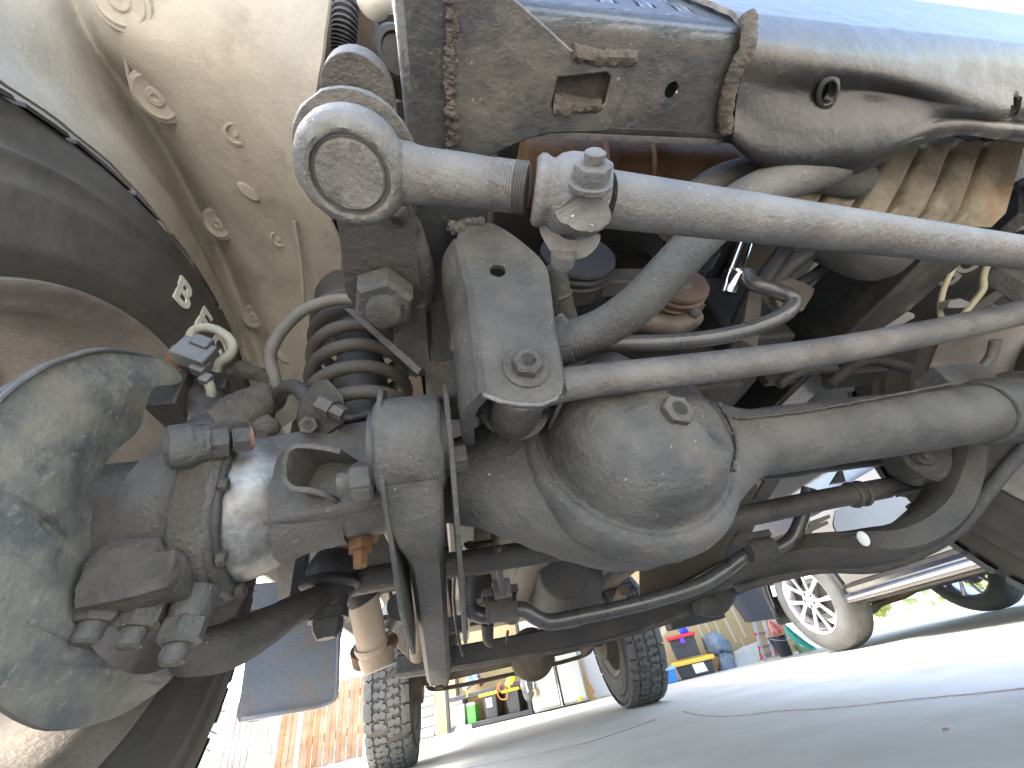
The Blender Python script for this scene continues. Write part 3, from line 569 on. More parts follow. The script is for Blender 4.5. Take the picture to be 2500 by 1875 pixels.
# ---- fender liner
b = B()
rows = [[(-160, 55, .25), (-60, -50, .36), (90, -60, .43), (170, -50, .455), (270, -50, .435), (420, -40, .44), (640, -40, .44), (815, -40, .40)],
        [(-52, 168, .283), (12, 112, .36), (150, 80, .44), (230, 100, .465), (310, 95, .445), (450, 110, .45), (640, 120, .45), (790, 150, .41)],
        [(138, 297, .37), (185, 256, .43), (265, 260, .49), (330, 240, .51), (400, 245, .492), (500, 270, .49), (640, 280, .485), (772, 300, .45)],
        [(316, 450, .473), (352, 412, .515), (385, 430, .56), (432, 410, .575), (490, 420, .557), (570, 440, .55), (680, 450, .54), (790, 470, .50)],
        [(430, 598, .558), (462, 562, .60), (490, 610, .64), (528, 590, .65), (570, 590, .635), (640, 600, .62), (740, 600, .60), (845, 620, .56)],
        [(520, 754, .643), (546, 728, .675), (570, 780, .71), (602, 765, .715), (640, 750, .70), (700, 740, .68), (780, 730, .66), (862, 740, .62)],
        [(590, 905, .725), (604, 885, .735), (620, 910, .745), (645, 895, .745), (680, 880, .735), (730, 870, .72), (800, 860, .70), (860, 850, .67)],
        [(620, 1080, .76), (640, 1066, .755), (655, 1060, .75), (668, 1055, .745), (690, 1045, .74), (740, 1010, .72), (800, 980, .70), (850, 960, .68)]]
LR = [[A(q[0], q[1], q[2]+(.013 if i == 3 else -.005 if i in (2, 4) else 0)) for i, q in enumerate(r)] for r in rows]
b.grid(LR, 6, .003, .0022, 34)
liner = b.done('fender_liner', linerm, TRUCK, 'tan dust-covered wheel arch liner with push clips', ang=70)
from mathutils.bvhtree import BVHTree
def bvh_of(o):
    bm = bmesh.new(); bm.from_mesh(o.data); t = BVHTree.FromBMesh(bm); bm.free(); return t
def hit(t, u, v):
    d = V(ray(u, v)).normalized(); p, n, _, _ = t.ray_cast(V(CP), d)
    if p is None: return None, None
    return p, (n if n.dot(d) < 0 else -n)
LT = bvh_of(liner)
def clip(u, v, t, r, kind=0):
    p, n = hit(LT, u, v); q = B()
    if p is None: p = A(u, v, t); n = (V(CP)-p).normalized()
    n = (n+(V(CP)-p).normalized()*.9).normalized()
    ds = (p-V(CP)).dot(V(CM[2])); r = r*ds/t
    if kind == 0: p = p+n*.0025
    if kind == 0: q.lathe([(-.004, r*1.25), (.0008, r*1.2), (.0018, r*1.04), (.0032, r), (.0036, r*.94), (.002, r*.82), (.0014, r*.48), (.0032, r*.4), (.0034, r*.18), (.0012, r*.12), (.0012, .0001)], p, n, 32)
    elif kind == 1: q.lathe([(-.004, r*1.5), (.0008, r*1.45), (.002, r*1.1), (-.002, r*.85), (-.002, r*.4), (.002, r*.34), (.002, .0001)], p, n, 22)
    else: q.lathe([(-.004, r), (.002, r), (.005, r*.8), (.005, .0001)], p, n, 20, up=(.6, .5, -.4), sq=.5)
    q.done('push_clip', linerm, liner)
clip(385, 236, .485, .0235); clip(575, 327, .475, .009, 1); clip(610, 468, .535, .0165, 2); clip(535, 546, .592, .0195); clip(680, 584, .60, .0085, 1); clip(622, 774, .70, .0185); clip(298, 6, .435, .024); clip(695, 872, .72, .016, 2)
b = B(); b.tube([A(718, 540, .56), A(735, 640, .60), A(742, 740, .64)], .0028, 8, 5); b.tube([A(300, 60, .44), A(310, 160, .463), A(322, 215, .478)], .0025, 8, 5)
b.done('seam_sealer', linerm, liner)
# ---- things in the gap between liner and rail
b = B()
P = [A(850, -60, .46), A(842, 60, .46), A(840, 140, .47), (A(862, 230, .48)), A(930, 262, .47), A(985, 285, .44)]
Q = catmull(P, 26); rr = [.0145 if i % 3 else .0118 for i in range(len(Q))]
b.tube(Q, rr, 14, 1); b.done('wiring_loom', black, TRUCK, 'black corrugated wiring hose above the ball joint', ang=25)
b = B(); b.lathe([(-.02, .016), (0, .019), (.01, .0175), (.016, .011), (.018, .0001)], A(912, -6, .42), V((.1, .1, -1)), 24); b.done('rubber_cap', mat('cream rubber', (.6, .58, .5), None, 10, .6), TRUCK, 'cream coloured rubber cap')
b = B(); b.lathe([(0, .03), (.004, .032), (.008, .028), (.008, .022), (.004, .02)], A(968, 130, .52), V((.3, -.5, -.8)), 26); b.done('rubber_grommet', black, TRUCK)
# ---- steering: relay rod
b = B()
P0, P1 = A(1470, 486, .2495), A(2500, 618, .43); d = (P1-P0)
def rodp(s, du=0): return P0+d*s
b.tube([rodp(i/8*1.25) for i in range(9)], .0174, 32, 3)
relay = b.done('relay_rod', rodm, TRUCK, 'long pale grey dusty steering rod crossing below the frame')
jc = A(856, 432, .2385); ax = (V((.03, .10, 1))).normalized()
b = B()
b.lathe([(.0022, .0001), (.0012, .012), (0, .0195), (.0012, .0208), (.0035, .0212), (.0035, .0228), (.0002, .0238), (-.0006, .0262), (.002, .0305), (.0075, .0338), (.016, .0352), (.026, .0345), (.034, .0315), (.036, .028)], jc, ax, 56)
s0, s1 = A(988, 425, .262), A(1262, 458, .2545); e = (s1-s0)
b.tube([s0-e*.05, s0+e*.06, s0+e*.15, s0+e*.4, s0+e*.78, s0+e*.98], [.0205, .0192, .0180, .0169, .0161, .0158], 30, 4)
b.lump(.0006, 260)
end = b.done('tie_rod_end', rodm, relay, ang=50)
b = B(); pr_ = []
for i in range(13): pr_ += [(i*.0018, .0163), (i*.0018+.0009, .0148)]
b.lathe(pr_, s0+e*.80, e, 30); b.done('thread', rodm, relay, ang=20)
b = B()
b.lathe([(.036, .028), (.036, .0395), (.0385, .0405), (.042, .0400), (.0425, .0375), (.044, .0372), (.046, .0395), (.052, .0385), (.058, .035), (.064, .030), (.069, .0265), (.073, .024), (.075, .014)], jc, ax, 44)
b.lump(.0011, 120); b.done('dust_boot', rodm, relay, 'grey dusty rubber boot on the ball joint', ang=60)
# clamp round the sleeve
cx0, cx1 = A(1300, 462, .2475), A(1490, 488, .2495); ca = (cx1-cx0).normalized()
up = (Z_-ca*Z_.dot(ca)).normalized(); sd_ = ca.cross(up)
b = B()
b.lathe([(0, .0185), (.002, .0212), (.005, .0215), (.008, .0195), (.011, .0196), (.014, .0225), (.020, .0245), (.032, .025), (.040, .0238), (.045, .021), (.046, .0176)], cx0+ca*.001-up*.0015, ca, 40)
b.lump(.0009, 140)
clampo = b.done('clamp_band', rodm, relay, 'pinch clamp with bolt on the steering rod', ang=50)
cm = A(1410, 480, .242)
b = B()   # the two ears of the clamp hanging below
ear = [A(u, v, t) for u, v, t in ((1345, 505, .232), (1380, 490, .226), (1440, 480, .224), (1480, 495, .226), (1492, 530, .229), (1470, 560, .233), (1430, 566, .233), (1395, 556, .232), (1365, 535, .232))]
b.plate(catmull(ear, 4, True), (V(ray(1400, 480))*.011)); b.lump(.0006, 200)
ear = [A(u, v, t) for u, v, t in ((1312, 500, .252), (1330, 520, .252), (1352, 556, .252), (1375, 580, .252), (1420, 586, .252), (1462, 570, .25), (1464, 590, .252), (1440, 622, .254), (1400, 634, .255), (1362, 630, .255), (1335, 600, .255), (1310, 540, .254))]
b.plate(catmull(ear, 4, True), (V(ray(1400, 580))*.013)); b.lump(.0007, 200)
b.done('clamp_ear', rodm, clampo, bev=.0025, ang=60)
b = B()
ba = (A(1452, 395, .222)-A(1418, 590, .262)).normalized()
b.bolt(A(1440, 452, .224), ba, .0108, .0125, .0125, .006)
b.lathe([(0, .0055), (.05, .0055)], A(1415, 600, .262), ba, 16)
b.lathe([(0, .003), (.001, .0075), (.007, .0085), (.011, .0085)], A(1372, 650, .262), ba, 20)
b.done('clamp_bolt', rodm, clampo, ang=30)
# ---- pitman arm, nut, gearbox boss
pz = .566; nx, ny = -.416, -.146
b = B()
out = []
for i in range(14):
    a = math.radians(-180+i*180/13); out.append(V((jc.x+.002+.026*math.cos(a), -.318+.026*math.sin(a), pz)))
out += [V((-.381, -.27, pz)), V((-.376, -.21, pz))]
for i in range(14):
    a = math.radians(-20+i*220/13); out.append(V((nx+.04*math.cos(a), ny+.04*math.sin(a), pz)))
out += [V((-.447, -.21, pz)), V((-.442, -.27, pz))]
b.plate(out, (0, 0, .026)); pit = b.done('pitman_arm', chassis, TRUCK, 'dark steering arm between ball joint and large nut', bev=.005)
b = B(); b.lathe([(0, .046), (.10, .048), (.11, .06), (.2, .06)], V((nx, ny, pz+.03)), Z_, 32); b.box((nx+.02, ny+.1, .70), (.07, .24, .14)); b.done('steering_gearbox', chassis2, pit, bev=.004)
b = B(); b.bolt(V((nx, ny, pz-.001)), V((.02, -.05, -1)), .0315, .034, .0, .012); b.done('castle_nut', chassis2, pit, 'large grey hexagon nut under the steering arm', ang=28)
b = B(); b.tube([A(960, 505, .35), A(1000, 560, .40), A(1025, 640, .43), A(1028, 720, .46), A(1010, 770, .47)], [.010, .013, .015, .016, .013], 14, 6).lump(.002, 80); b.box(A(1000, 770, .47), (.04, .05, .03)); b.done('idler_bracket', chassis2, pit, bev=.003)
# ---- panhard bracket, bar
bp, bn = V((-.3, -.165, .43)), V((0, 1, .2)).normalized()
o2 = [PL(u, v, bp, bn) for u, v in ((1120, 660), (1112, 600), (1128, 552), (1172, 538), (1232, 560), (1300, 612), (1332, 650), (1344, 702), (1352, 790), (1366, 870), (1376, 935), (1364, 968), (1330, 984), (1300, 988), (1255, 984), (1215, 974), (1172, 958), (1162, 900), (1150, 800), (1140, 720))]
b = B(); hc = PL(1215, 661, bp, bn)
b.plate(catmull(o2, 3, True), bn*.005, [circ(hc, X_, bn.cross(X_), .0082, 22)])
brk = b.done('panhard_bracket', chassis2, TRUCK, 'hanging steel bracket holding the lower cross bar', bev=.002)
b = B()
wall = [PL(u, v, bp, bn) for u, v in ((1113, 600), (1140, 720), (1150, 800), (1162, 900), (1172, 958))]
r1 = wall; r2 = [p+V((-.010, .018, 0)) for p in wall]; r3 = [p+V((-.012, .05, .004)) for p in wall]; r4 = [p+V((-.010, .085, .008)) for p in wall]
b.grid([r1, r2, r3, r4], 4, -.004)
wall = [PL(u, v, bp, bn) for u, v in ((1332, 650), (1352, 790), (1366, 870), (1376, 935))]
b.grid([wall, [p+V((.007, .02, .002)) for p in wall], [p+V((.006, .085, .008)) for p in wall]], 4, .004)
b.done('side_wall', chassis2, brk, ang=60)
rp = V((-.3, -.088, .40))
rear = [PL(u, v, rp, bn) for u, v in ((1160, 860), (1166, 960), (1170, 1010), (1196, 1046), (1235, 1060), (1270, 1072), (1310, 1058), (1334, 1030), (1346, 990), (1352, 900))]
b = B(); b.plate(catmull(rear, 3, True), bn*.005); b.done('rear_plate', chassis2, brk, bev=.0018)
b = B()
bc = PL(1262, 985, V((0, -.125, .41)), bn)
b.lathe([(-.034, .012), (-.034, .023), (-.03, .0245), (.03, .0245), (.034, .023), (.034, .012)], bc, bn, 36); b.done('bushing', chassis, brk)
b = B(); b.bolt(PL(1284, 896, bp, bn)-bn*.0005, -bn, .0138, .012, .021); b.done('flange_bolt', chassis2, brk, ang=30)
b = B(); b.tube([PL(u, v, bp-bn*.001, bn) for u, v in ((1172, 960), (1215, 976), (1260, 986), (1320, 987), (1362, 970))], .0022, 8, 8).lump(.001, 300); b.done('worn_edge', aluw, brk)
b = B()
wv = [PL(u, v, bp, bn) for u, v in ((1100, 545), (1112, 560), (1140, 545), (1180, 540), (1120, 600), (1100, 620))]
b.tube(wv[:4], .006, 12, 24).lump(.003, 190)
b.done('weld_bead', chassis2, brk, kind='stuff')
b = B(); b.bolt(A(1128, 835, .395), V((-1, -.2, 0)), .012, .012, .018); b.done('flange_bolt', chassis2, brk, ang=30)
b = B(); b.box(A(1130, 950, .46), (.085, .05, .055)); b.done('rubber_pad', mud, brk, bev=.004)
b = B()
b.tube([A(1300, 962, .355), A(1400, 936, .37), A(1700, 900, .40), A(2000, 861, .44), A(2240, 818, .475), A(2400, 785, .50), A(2560, 755, .53), A(2720, 760, .56)], .0165, 28, 8)
bar = b.done('panhard_bar', rodm, TRUCK, 'lower pale grey cross bar bolted into the hanging bracket')
b = B()
b.tube([A(1360, 836, .415), A(1400, 828, .415), A(1480, 796, .41), A(1560, 738, .40), A(1640, 655, .395), (A(1720, 570, .40)), A(1810, 490, .415), A(1920, 440, .43), A(2040, 405, .445)], .0215, 26, 8)
brace = b.done('brace_tube', chassis2, TRUCK, 'thick bent brace tube rising from the bracket to the frame')
b = B(); b.tube([A(1362, 778, .415), A(1382, 800, .408), A(1388, 850, .405), A(1372, 880, .41)], .007, 12, 24).lump(.002, 200); b.lathe([(0, .026), (.012, .0235)], A(1366, 836, .414), A(1400, 828, .41)-A(1366, 836, .414), 24); b.done('weld_bead', chassis2, brace, kind='stuff')

# ---- front axle
XC, ZC = -.165, .405
b = B(); rings = []
xs = sorted(list(np.linspace(-.53, .52, 40))+list(np.linspace(-.37, .06, 34)))
for x in xs:
    q = max(0, 1-abs(x-XC)/.205); hgt = .044+.080*(.5-.5*math.cos(math.pi*q))**.72
    dep = .046+.018*(.5-.5*math.cos(math.pi*q)); sqr = 2+1.2*q
    ring = []
    for j in range(40):
        a = 2*math.pi*j/40; c, s = math.cos(a), math.sin(a)
        ring.append(V((x, math.copysign(abs(c)**(2/sqr), c)*dep+.005, ZC+math.copysign(abs(s)**(2/2.2), s)*hgt)))
    rings.append(b.ring(ring))
b.skin(rings); b.lump(.0014, 60)
axle = b.done('front_axle', chassis2, TRUCK, 'grey cast front axle housing with round bulging cover', ang=70)
b = B()
dome = [(.058, .0001)]
prof = [(.030, .131), (.044, .127), (.0525, .121), (.055, .114), (.054, .108), (.060, .1035), (.076, .098), (.098, .088), (.110, .072), (.117, .05), (.1195, .025), (.120, .0001)]
pd = catmull([V((a_, r_, 0)) for a_, r_ in prof], 6); b.lathe([(p_.x, p_.y) for p_ in pd], (XC+.008, 0, ZC), (0, -1, 0), 128)
for q in b.bm.verts:
    dx, dz, dy = q.co.x-XC-.008, q.co.z-ZC, -q.co.y
    if dy > .07:
        f = (dy-.07)/.05
        ang = math.atan2(dz, dx)
        q.co.y += min(1.1, f)*.022*max(0, min(1, (dx*.85+dz*.30-.020)/.010))*max(0, min(1, (dz+.06)/.03))
        q.co.y += f*.010*math.exp(-((dx+.035+.25*(dz-.02))/.014)**2)*max(0, min(1, (dz+.01)/.04))
b.lump(.0009, 50)
cov = b.done('diff_cover', chassis2, axle, 'domed cover with fill plug', ang=60)
fpp, fpn = hit(bvh_of(cov), 1650, 1006)
b = B(); b.bolt(fpp-fpn*.002, fpn, .0165, .010, .0185); b.done('fill_plug', chassis, cov, ang=30)
b = B()   # weld seams and tube end ring
b.tube([PY(u, v, -.045) for u, v in ((1790, 1018), (1820, 1020), (1900, 1012), (2000, 998), (2160, 968), (2360, 930))], .0016, 8, 30).lump(.0008, 260)
b.tube([PY(u, v, -.056) for u, v in ((1755, 985), (1782, 1030), (1800, 1090), (1790, 1150))], .0028, 8, 30).lump(.0014, 220)
b.done('weld_bead', chassis, axle, kind='stuff')
b = B(); e1 = PY(2340, 958, 0); b.lathe([(0, .05), (.02, .051), (.085, .051), (.09, .05), (.09, .058), (.10, .058), (.104, .05)], V((e1.x-.01, .003, ZC)), X_, 36); b.box(V((e1.x+.02, 0, ZC+.06)), (.1, .04, .04)); b.done('axle_end', chassis2, axle, bev=.003)
b = B()   # spring perch box and bracketry on the left end
b.box((-.475, .0, .418), (.17, .088, .098), Matrix.Rotation(-.08, 3, 'Y')); b.box((-.445, .02, .465), (.15, .10, .02))
b.lump(.0012, 70, 4); b.done('spring_perch', chassis2, axle, bev=.004, ang=60)
b = B()
cp = [A(u, v, t) for u, v, t in ((828, 1108, .355), (780, 1098, .348), (735, 1094, .342), (712, 1099, .339), (702, 1118, .338), (699, 1150, .338), (703, 1172, .338), (722, 1186, .339), (760, 1190, .343), (800, 1204, .35), (818, 1218, .355))]
cp = catmull(cp, 3); cin = [p+V((0, 0, 0)) for p in cp]
b.grid([cp, [p+V((.010, .055, .012)) for p in cp]], 3, .0045); b.done('bump_bracket', chassis, axle, bev=.001, ang=60)
b = B(); b.bolt(A(850, 1168, .335)+V((-.001, .015, 0)), V((1, .05, 0)), .014, .02); b.bolt(A(918, 1168, .352), V((-1, 0, 0)), .017, .022, 0, .012); b.bolt(A(1095, 1118, .368), V((1, 0, 0)), .0145, .017, .018); b.done('arm_bolt', chassis2, axle, ang=28)
b = B(); b.lathe([(0, .022), (.006, .022), (.006, .014), (.018, .013), (.018, .0085), (.034, .0075)], A(880, 1305, .42), V((.05, 0, -1)), 6); b.done('bump_stop_stud', rust, axle, 'rust orange stepped stud', ang=25)
b = B()
for xx, sgn in ((A(940, 1150, .365).x, 1), (A(1098, 1150, .372).x, 1)):
    yz = [(-.118, .448), (-.125, .425), (-.122, .395), (-.10, .365), (.03, .288), (.14, .262), (.15, .29), (.05, .38), (.03, .45), (-.04, .462), (-.10, .462)]
    b.plate([V((xx, y, z)) for y, z in yz], (.005, 0, 0))
b.done('arm_bracket', chassis2, axle, bev=.0012)
# ---- left radius arm
b = B()
ec = V((A(1010, 1130, .375).x, -.080, .408)); hw = .0295
b.lathe([(-hw, .018), (-hw, .043), (-hw+.004, .0465), (hw-.004, .0465), (hw, .043), (hw, .018)], ec, X_, 44)
b.lump(.0008, 150)
def rect_sweep(b, P, W, H, k=6, upv=Z_, wv=None, rad=.25):
    Q = catmull(P, k); m = len(P); rings = []
    for i, q in enumerate(Q):
        T = (Q[min(i+1, len(Q)-1)]-Q[max(i-1, 0)]).normalized()
        s = i/(len(Q)-1)*(m-1); a = min(int(s), m-2); fr = s-a
        w_ = W[a]+(W[a+1]-W[a])*fr; h_ = H[a]+(H[a+1]-H[a])*fr
        r = (wv if wv else T.cross(upv)).normalized(); u = r.cross(T).normalized(); rings.append(b.ring([q+r*w_*x+u*h_*z for x, z in ((-.5, -.5+rad), (-.5+rad, -.5), (.5-rad, -.5), (.5, -.5+rad), (.5, .5-rad), (.5-rad, .5), (-.5+rad, .5), (-.5, .5-rad))]))
    b.skin(rings); return b
rect_sweep(b, [ec+V((0, .0, -.028)), A(1020, 1262, .372), A(1040, 1330, .40), A(1050, 1420, .445), A(1060, 1530, .52), A(1068, 1606, .60), A(1072, 1632, .75), A(1085, 1600, 1.0), A(1100, 1560, 1.4)], [.055, .05, .036, .036, .036, .038, .04, .04, .05], [.05, .05, .045, .045, .045, .045, .05, .05, .05], 6, wv=X_, rad=.16)
larm = b.done('radius_arm', chassis2, TRUCK, 'cast arm with a wide eye hanging down past the axle', ang=50)
b = B(); b.lathe([(-hw-.006, .012), (-hw-.006, .036), (hw+.006, .036), (hw+.006, .012)], ec, X_, 30); b.done('bushing', black, larm)
# ---- right radius arm and bracket
b = B()
rect_sweep(b, [A(2330, 1050, .70), A(2330, 1150, .68), A(2300, 1238, .66), (A(2220, 1305, .67)), A(2100, 1338, .72), A(1950, 1352, .80), A(1780, 1400, .95), A(1600, 1480, 1.2), A(1450, 1535, 1.5)], [.05]*9, [.075, .07, .07, .072, .075, .078, .08, .08, .08], 8, upv=Y_, rad=.2)
rarm = b.done('radius_arm', chassis, TRUCK, 'dark curved arm sweeping from the right axle end', ang=50)
b = B(); b.lathe([(-.03, .02), (-.03, .044), (.024, .044), (.03, .038), (.03, .02)], A(2250, 1120, .70), V((-.35, -1, -.25)), 30); b.bolt(A(2246, 1118, .665), V((-.35, -1, -.25)), .016, .016, .026, .006); b.done('arm_bolt', chassis2, rarm, ang=30)
b = B()
b.plate([A(u, v, t) for u, v, t in ((2235, 1030, .72), (2350, 1040, .72), (2470, 985, .73), (2600, 900, .74), (2640, 1000, .74), (2510, 1090, .72), (2420, 1190, .70), (2345, 1285, .69), (2270, 1330, .69), (2190, 1345, .70), (2150, 1310, .70), (2250, 1270, .69), (2300, 1190, .70), (2270, 1140, .70))], V(ray(2300, 1150))*.012)
b.done('arm_plate', chassis, rarm, bev=.003)
b = B(); b.tube([A(2640, 985, .73), A(2510, 1088, .708), A(2420, 1190, .69), A(2345, 1285, .68), A(2250, 1345, .685), A(2130, 1385, .72), A(1980, 1390, .79), A(1800, 1435, .94)], .0105, 12, 8); b.tube([A(2300, 1060, .69), A(2312, 1160, .672), A(2290, 1240, .655), A(2210, 1285, .66), A(2100, 1312, .70), A(1960, 1326, .78)], .006, 10, 8); b.done('arm_flange', chassis2, rarm)
b = B(); b.lathe([(0, .011), (.002, .012), (.003, .010), (.003, .0001)], A(2108, 1315, .69)-V(ray(2108, 1315))*.03, -V(ray(2108, 1315)), 22, up=(.3, 0, 1), sq=.65); b.done('plastic_plug', mat('pale grey plastic', (.5, .52, .5), None, 10, .5), rarm, 'pale oval plug in the dark arm')
# ---- knuckle and bare ball
bcn = V((-.574, 0, .405)); kx = V((-1, -.10, 0)).normalized()
b = B(); b.lathe([(.0715*math.sin(a), .0715*math.cos(a)) for a in np.linspace(-1.45, 1.2, 26)], bcn, kx, 56); kb = b.done('swivel_ball', chromem, TRUCK, 'bare shiny steel ball with smeared grease at the axle end', ang=80)
b = B(); b.lathe([(-.10, .047), (-.080, .050), (-.056, .054), (-.045, .060), (-.040, .0595), (-.045, .05)], bcn, kx, 44); b.lump(.0015, 80); b.done('ball_neck', chassis2, kb, ang=60)
b = B()
b.lathe([(-.004, .068), (-.006, .074), (-.004, .083), (.002, .0865), (.016, .087), (.020, .084), (.022, .078), (.04, .0765), (.058, .073), (.072, .064), (.08, .054), (.16, .05)], bcn, kx, 64)
b.lump(.0022, 55)
kn = b.done('steering_knuckle', chassis, TRUCK, 'mud-caked steering knuckle housing behind the backing plate', ang=60)
b = B(); b.lathe([(.002, .083), (.000, .086), (.003, .0885), (.020, .0895), (.024, .087)], bcn, kx, 80); b.lump(.0014, 120); b.done('seal_ring', mud, kn, 'brown crusted retainer ring round the ball', ang=70)
b = B()
for a in (-2.5, -1.75, -.95, -.2, .6, 1.5):
    u_ = kx.orthogonal().normalized(); w_ = kx.cross(u_); b.bolt(bcn+kx*-.006+.0785*(math.cos(a)*u_+math.sin(a)*w_), -kx, .006, .007)
b.done('retainer_bolt', mud, kn, ang=30)
b = B(); b.lathe([(-.006, .0705), (-.0085, .0725), (-.0085, .0765), (-.006, .079), (-.003, .079), (-.001, .07)], bcn, kx, 72); b.lump(.0007, 140); b.done('felt_seal', dark, kn, 'dark seal ring round the shiny ball', ang=70)
b = B()   # lower boss
b.rbox(PX(345, 1425, -.605), (.060, .040, .032), Matrix.Rotation(-.10, 3, 'Y')@Matrix.Rotation(.05, 3, 'Z'), .35); b.rbox(PX(330, 1375, -.615), (.05, .04, .03), None, .6); b.lump(.002, 70); b.lump(.0009, 200)
b.lathe([(0, .034), (.012, .036), (.02, .032), (.03, .030), (.034, .02)], A(508, 1425, .385), V((.05, -.1, -1)), 30); b.tube([A(585, 1440, .39), A(560, 1470, .385), A(565, 1490, .385)], .008, 10, 5)
b.done('lower_boss', mud, kn, ang=60)
b = B()
for u, v, t in ((268, 1450, -.628), (365, 1465, -.606), (462, 1503, -.580)):
    b.bolt(PX(u, v, t), V((-.05, -.08, -1)), .0155, .020, .0, .013)
    b.lathe([(-.004, .013), (.005, .0155), (.02, .0155)], PX(u, v, t), V((.05, .08, 1)), 20)
b.done('knuckle_nut', chassis, kn, ang=28)
b = B()   # upper boss with bolt stack pointing inward
p0, p1 = A(398, 1095, .318), A(545, 1078, .345); q = p1-p0
b.lathe([(0, .012), (.004, .0185), (.018, .0195), (.024, .0165), (.03, .016)], p0, q, 26); b.lump(.0015, 90)
b.lathe([(.030, .0145), (.043, .0142)], p0, q, 6); b.lathe([(.046, .0105), (.052, .0105)], p0, q, 16); b.lathe([(.048, .0125), (.059, .0122)], p0, q, 6)
b.done('upper_boss', chassis2, kn, ang=30)
b = B(); b.lathe([(0, .011), (.003, .0112), (.003, .001)], p0+q.normalized()*.059, q, 16); b.done('rusty_end', mat('dull rust', (.12, .062, .035), (.09, .05, .03), 30, .85), kn)
b = B()
b.tube([A(505, 1090, .40), A(540, 1050, .41), A(590, 1015, .43), A(635, 985, .455), A(655, 955, .47)], [.024, .027, .026, .022, .012], 16, 7)
b.tube([A(600, 1090, .415), A(640, 1050, .425), A(655, 1045, .42)], [.02, .016, .008], 14, 6)
b.lump(.006, 45); b.lump(.0015, 160)
b.done('mud_clod', mud, kn, 'brown crusted mud on top of the knuckle', ang=80)
b = B()
b.tube([A(490, 1075, .385), A(520, 1035, .42), A(500, 960, .45), A(470, 900, .455)], [.020, .022, .018, .012], 14, 6); b.lump(.004, 60)
b.box(A(445, 960, .44), (.03, .05, .07)); b.box(A(540, 945, .46), (.016, .016, .016)); b.plate([A(420, 850, .445), A(440, 842, .445), A(432, 900, .445), (A(452, 950, .445)), A(430, 952, .445), A(414, 900, .445)], V((.01, .02, 0)))
b.done('caliper_bracket', dark, kn, bev=.002, ang=60)
# steering arm + outer ball joint
b = B()
P = [A(425, 1560, .375), A(480, 1582, .385), A(560, 1572, .405), A(640, 1534, .435), A(720, 1490, .47), A(800, 1450, .515), A(850, 1435, .545)]
rect_sweep(b, P, [.036, .042, .040, .036, .032, .028, .026], [.030, .046, .046, .040, .034, .028, .024], 7, upv=V((.2, .5, -1)), rad=.3)
b.lump(.0014, 40); starm = b.done('steering_arm', chassis, TRUCK, 'dark forged steering arm reaching right from the knuckle', ang=70)
tj = A(805, 1450, .53)
b = B()
b.lathe([(.045, .010), (.042, .024), (.03, .031), (.016, .034), (.008, .033), (.004, .038), (-.002, .040), (-.006, .036), (-.008, .027), (-.03, .024), (-.034, .016)], tj+V((0, 0, .012)), V((.05, 0, 1)), 36)
b.lathe([(0, .026), (.012, .026), (.012, .02), (.022, .019), (.03, .014), (.033, .012)], tj+V((0, 0, -.02)), V((.03, 0, -1)), 7)
b.done('ball_joint', black, starm, 'black rubber booted ball joint')
b = B(); b.tube([A(845, 1425, .565), A(1130, 1375, .60), A(1600, 1302, .655), A(2000, 1222, .71), A(2160, 1192, .735)], .0185, 24, 4); b.lathe([(-.03, .021), (-.026, .024), (-.020, .0185)], A(2130, 1200, .73), A(2130, 1200, .73)-A(2000, 1222, .71), 24); b.lathe([(-.05, .021), (-.046, .024), (-.04, .0185)], A(2130, 1200, .73), A(2130, 1200, .73)-A(2000, 1222, .71), 24)
b.tube([A(2150, 1194, .735), A(2260, 1165, .75)], [.016, .022], 16, 3)
b.done('tie_rod', chassis, TRUCK, 'dark straight tie rod running behind the axle')
b = B(); b.tube([A(1770, 1150, .76), A(1880, 1142, .77), A(2050, 1120, .79), A(2210, 1108, .81)], [.018, .024, .024, .018], 22, 4); b.done('steering_damper', dark, TRUCK, 'dark damper tube below the right axle tube')
# ---- backing plate
XB = -.646
out = [(-90, 1120), (-40, 1020), (20, 955), (70, 920), (140, 882), (240, 855), (330, 862), (390, 880), (418, 905), (424, 925), (400, 940), (352, 946), (341, 975), (346, 1030), (326, 1062), (290, 1092), (250, 1140), (228, 1200), (221, 1260), (222, 1340), (226, 1395), (205, 1420), (180, 1450), (166, 1500), (172, 1552), (198, 1598), (250, 1640), (330, 1652), (420, 1622), (428, 1640), (385, 1685), (310, 1737), (220, 1772), (130, 1782), (50, 1752), (-20, 1695), (-90, 1600)]
op = catmull([PX(u, v, XB) for u, v in out], 3, True)
b = B(); b.plate(op, (-.004, 0, 0))
bmesh.ops.triangulate(b.bm, faces=b.bm.faces); bmesh.ops.subdivide_edges(b.bm, edges=[e_ for e_ in b.bm.edges if e_.calc_length() > .02], cuts=3)
hubp = V((-.70, -.01, .40))
for q_ in b.bm.verts:
    r_ = math.hypot(q_.co.y, q_.co.z-.41); q_.co.x += .010*math.exp(-((r_-.13)/.022)**2)-.012*max(0, (r_-.155)/.03)**2*.4+.0012*noise.noise(q_.co*60)
bp_ = b.done('backing_plate', shieldm, TRUCK, 'crescent shaped brake backing plate caked with grey-tan dust', ang=70)
b = B(); b.tube([PX(u, v, XB+.001) for u, v in ((-90, 1120), (-40, 1020), (20, 955), (70, 920), (140, 882), (240, 855), (330, 862), (390, 880), (418, 905))], .0022, 8, 6); b.done('rolled_edge', aluw, bp_)
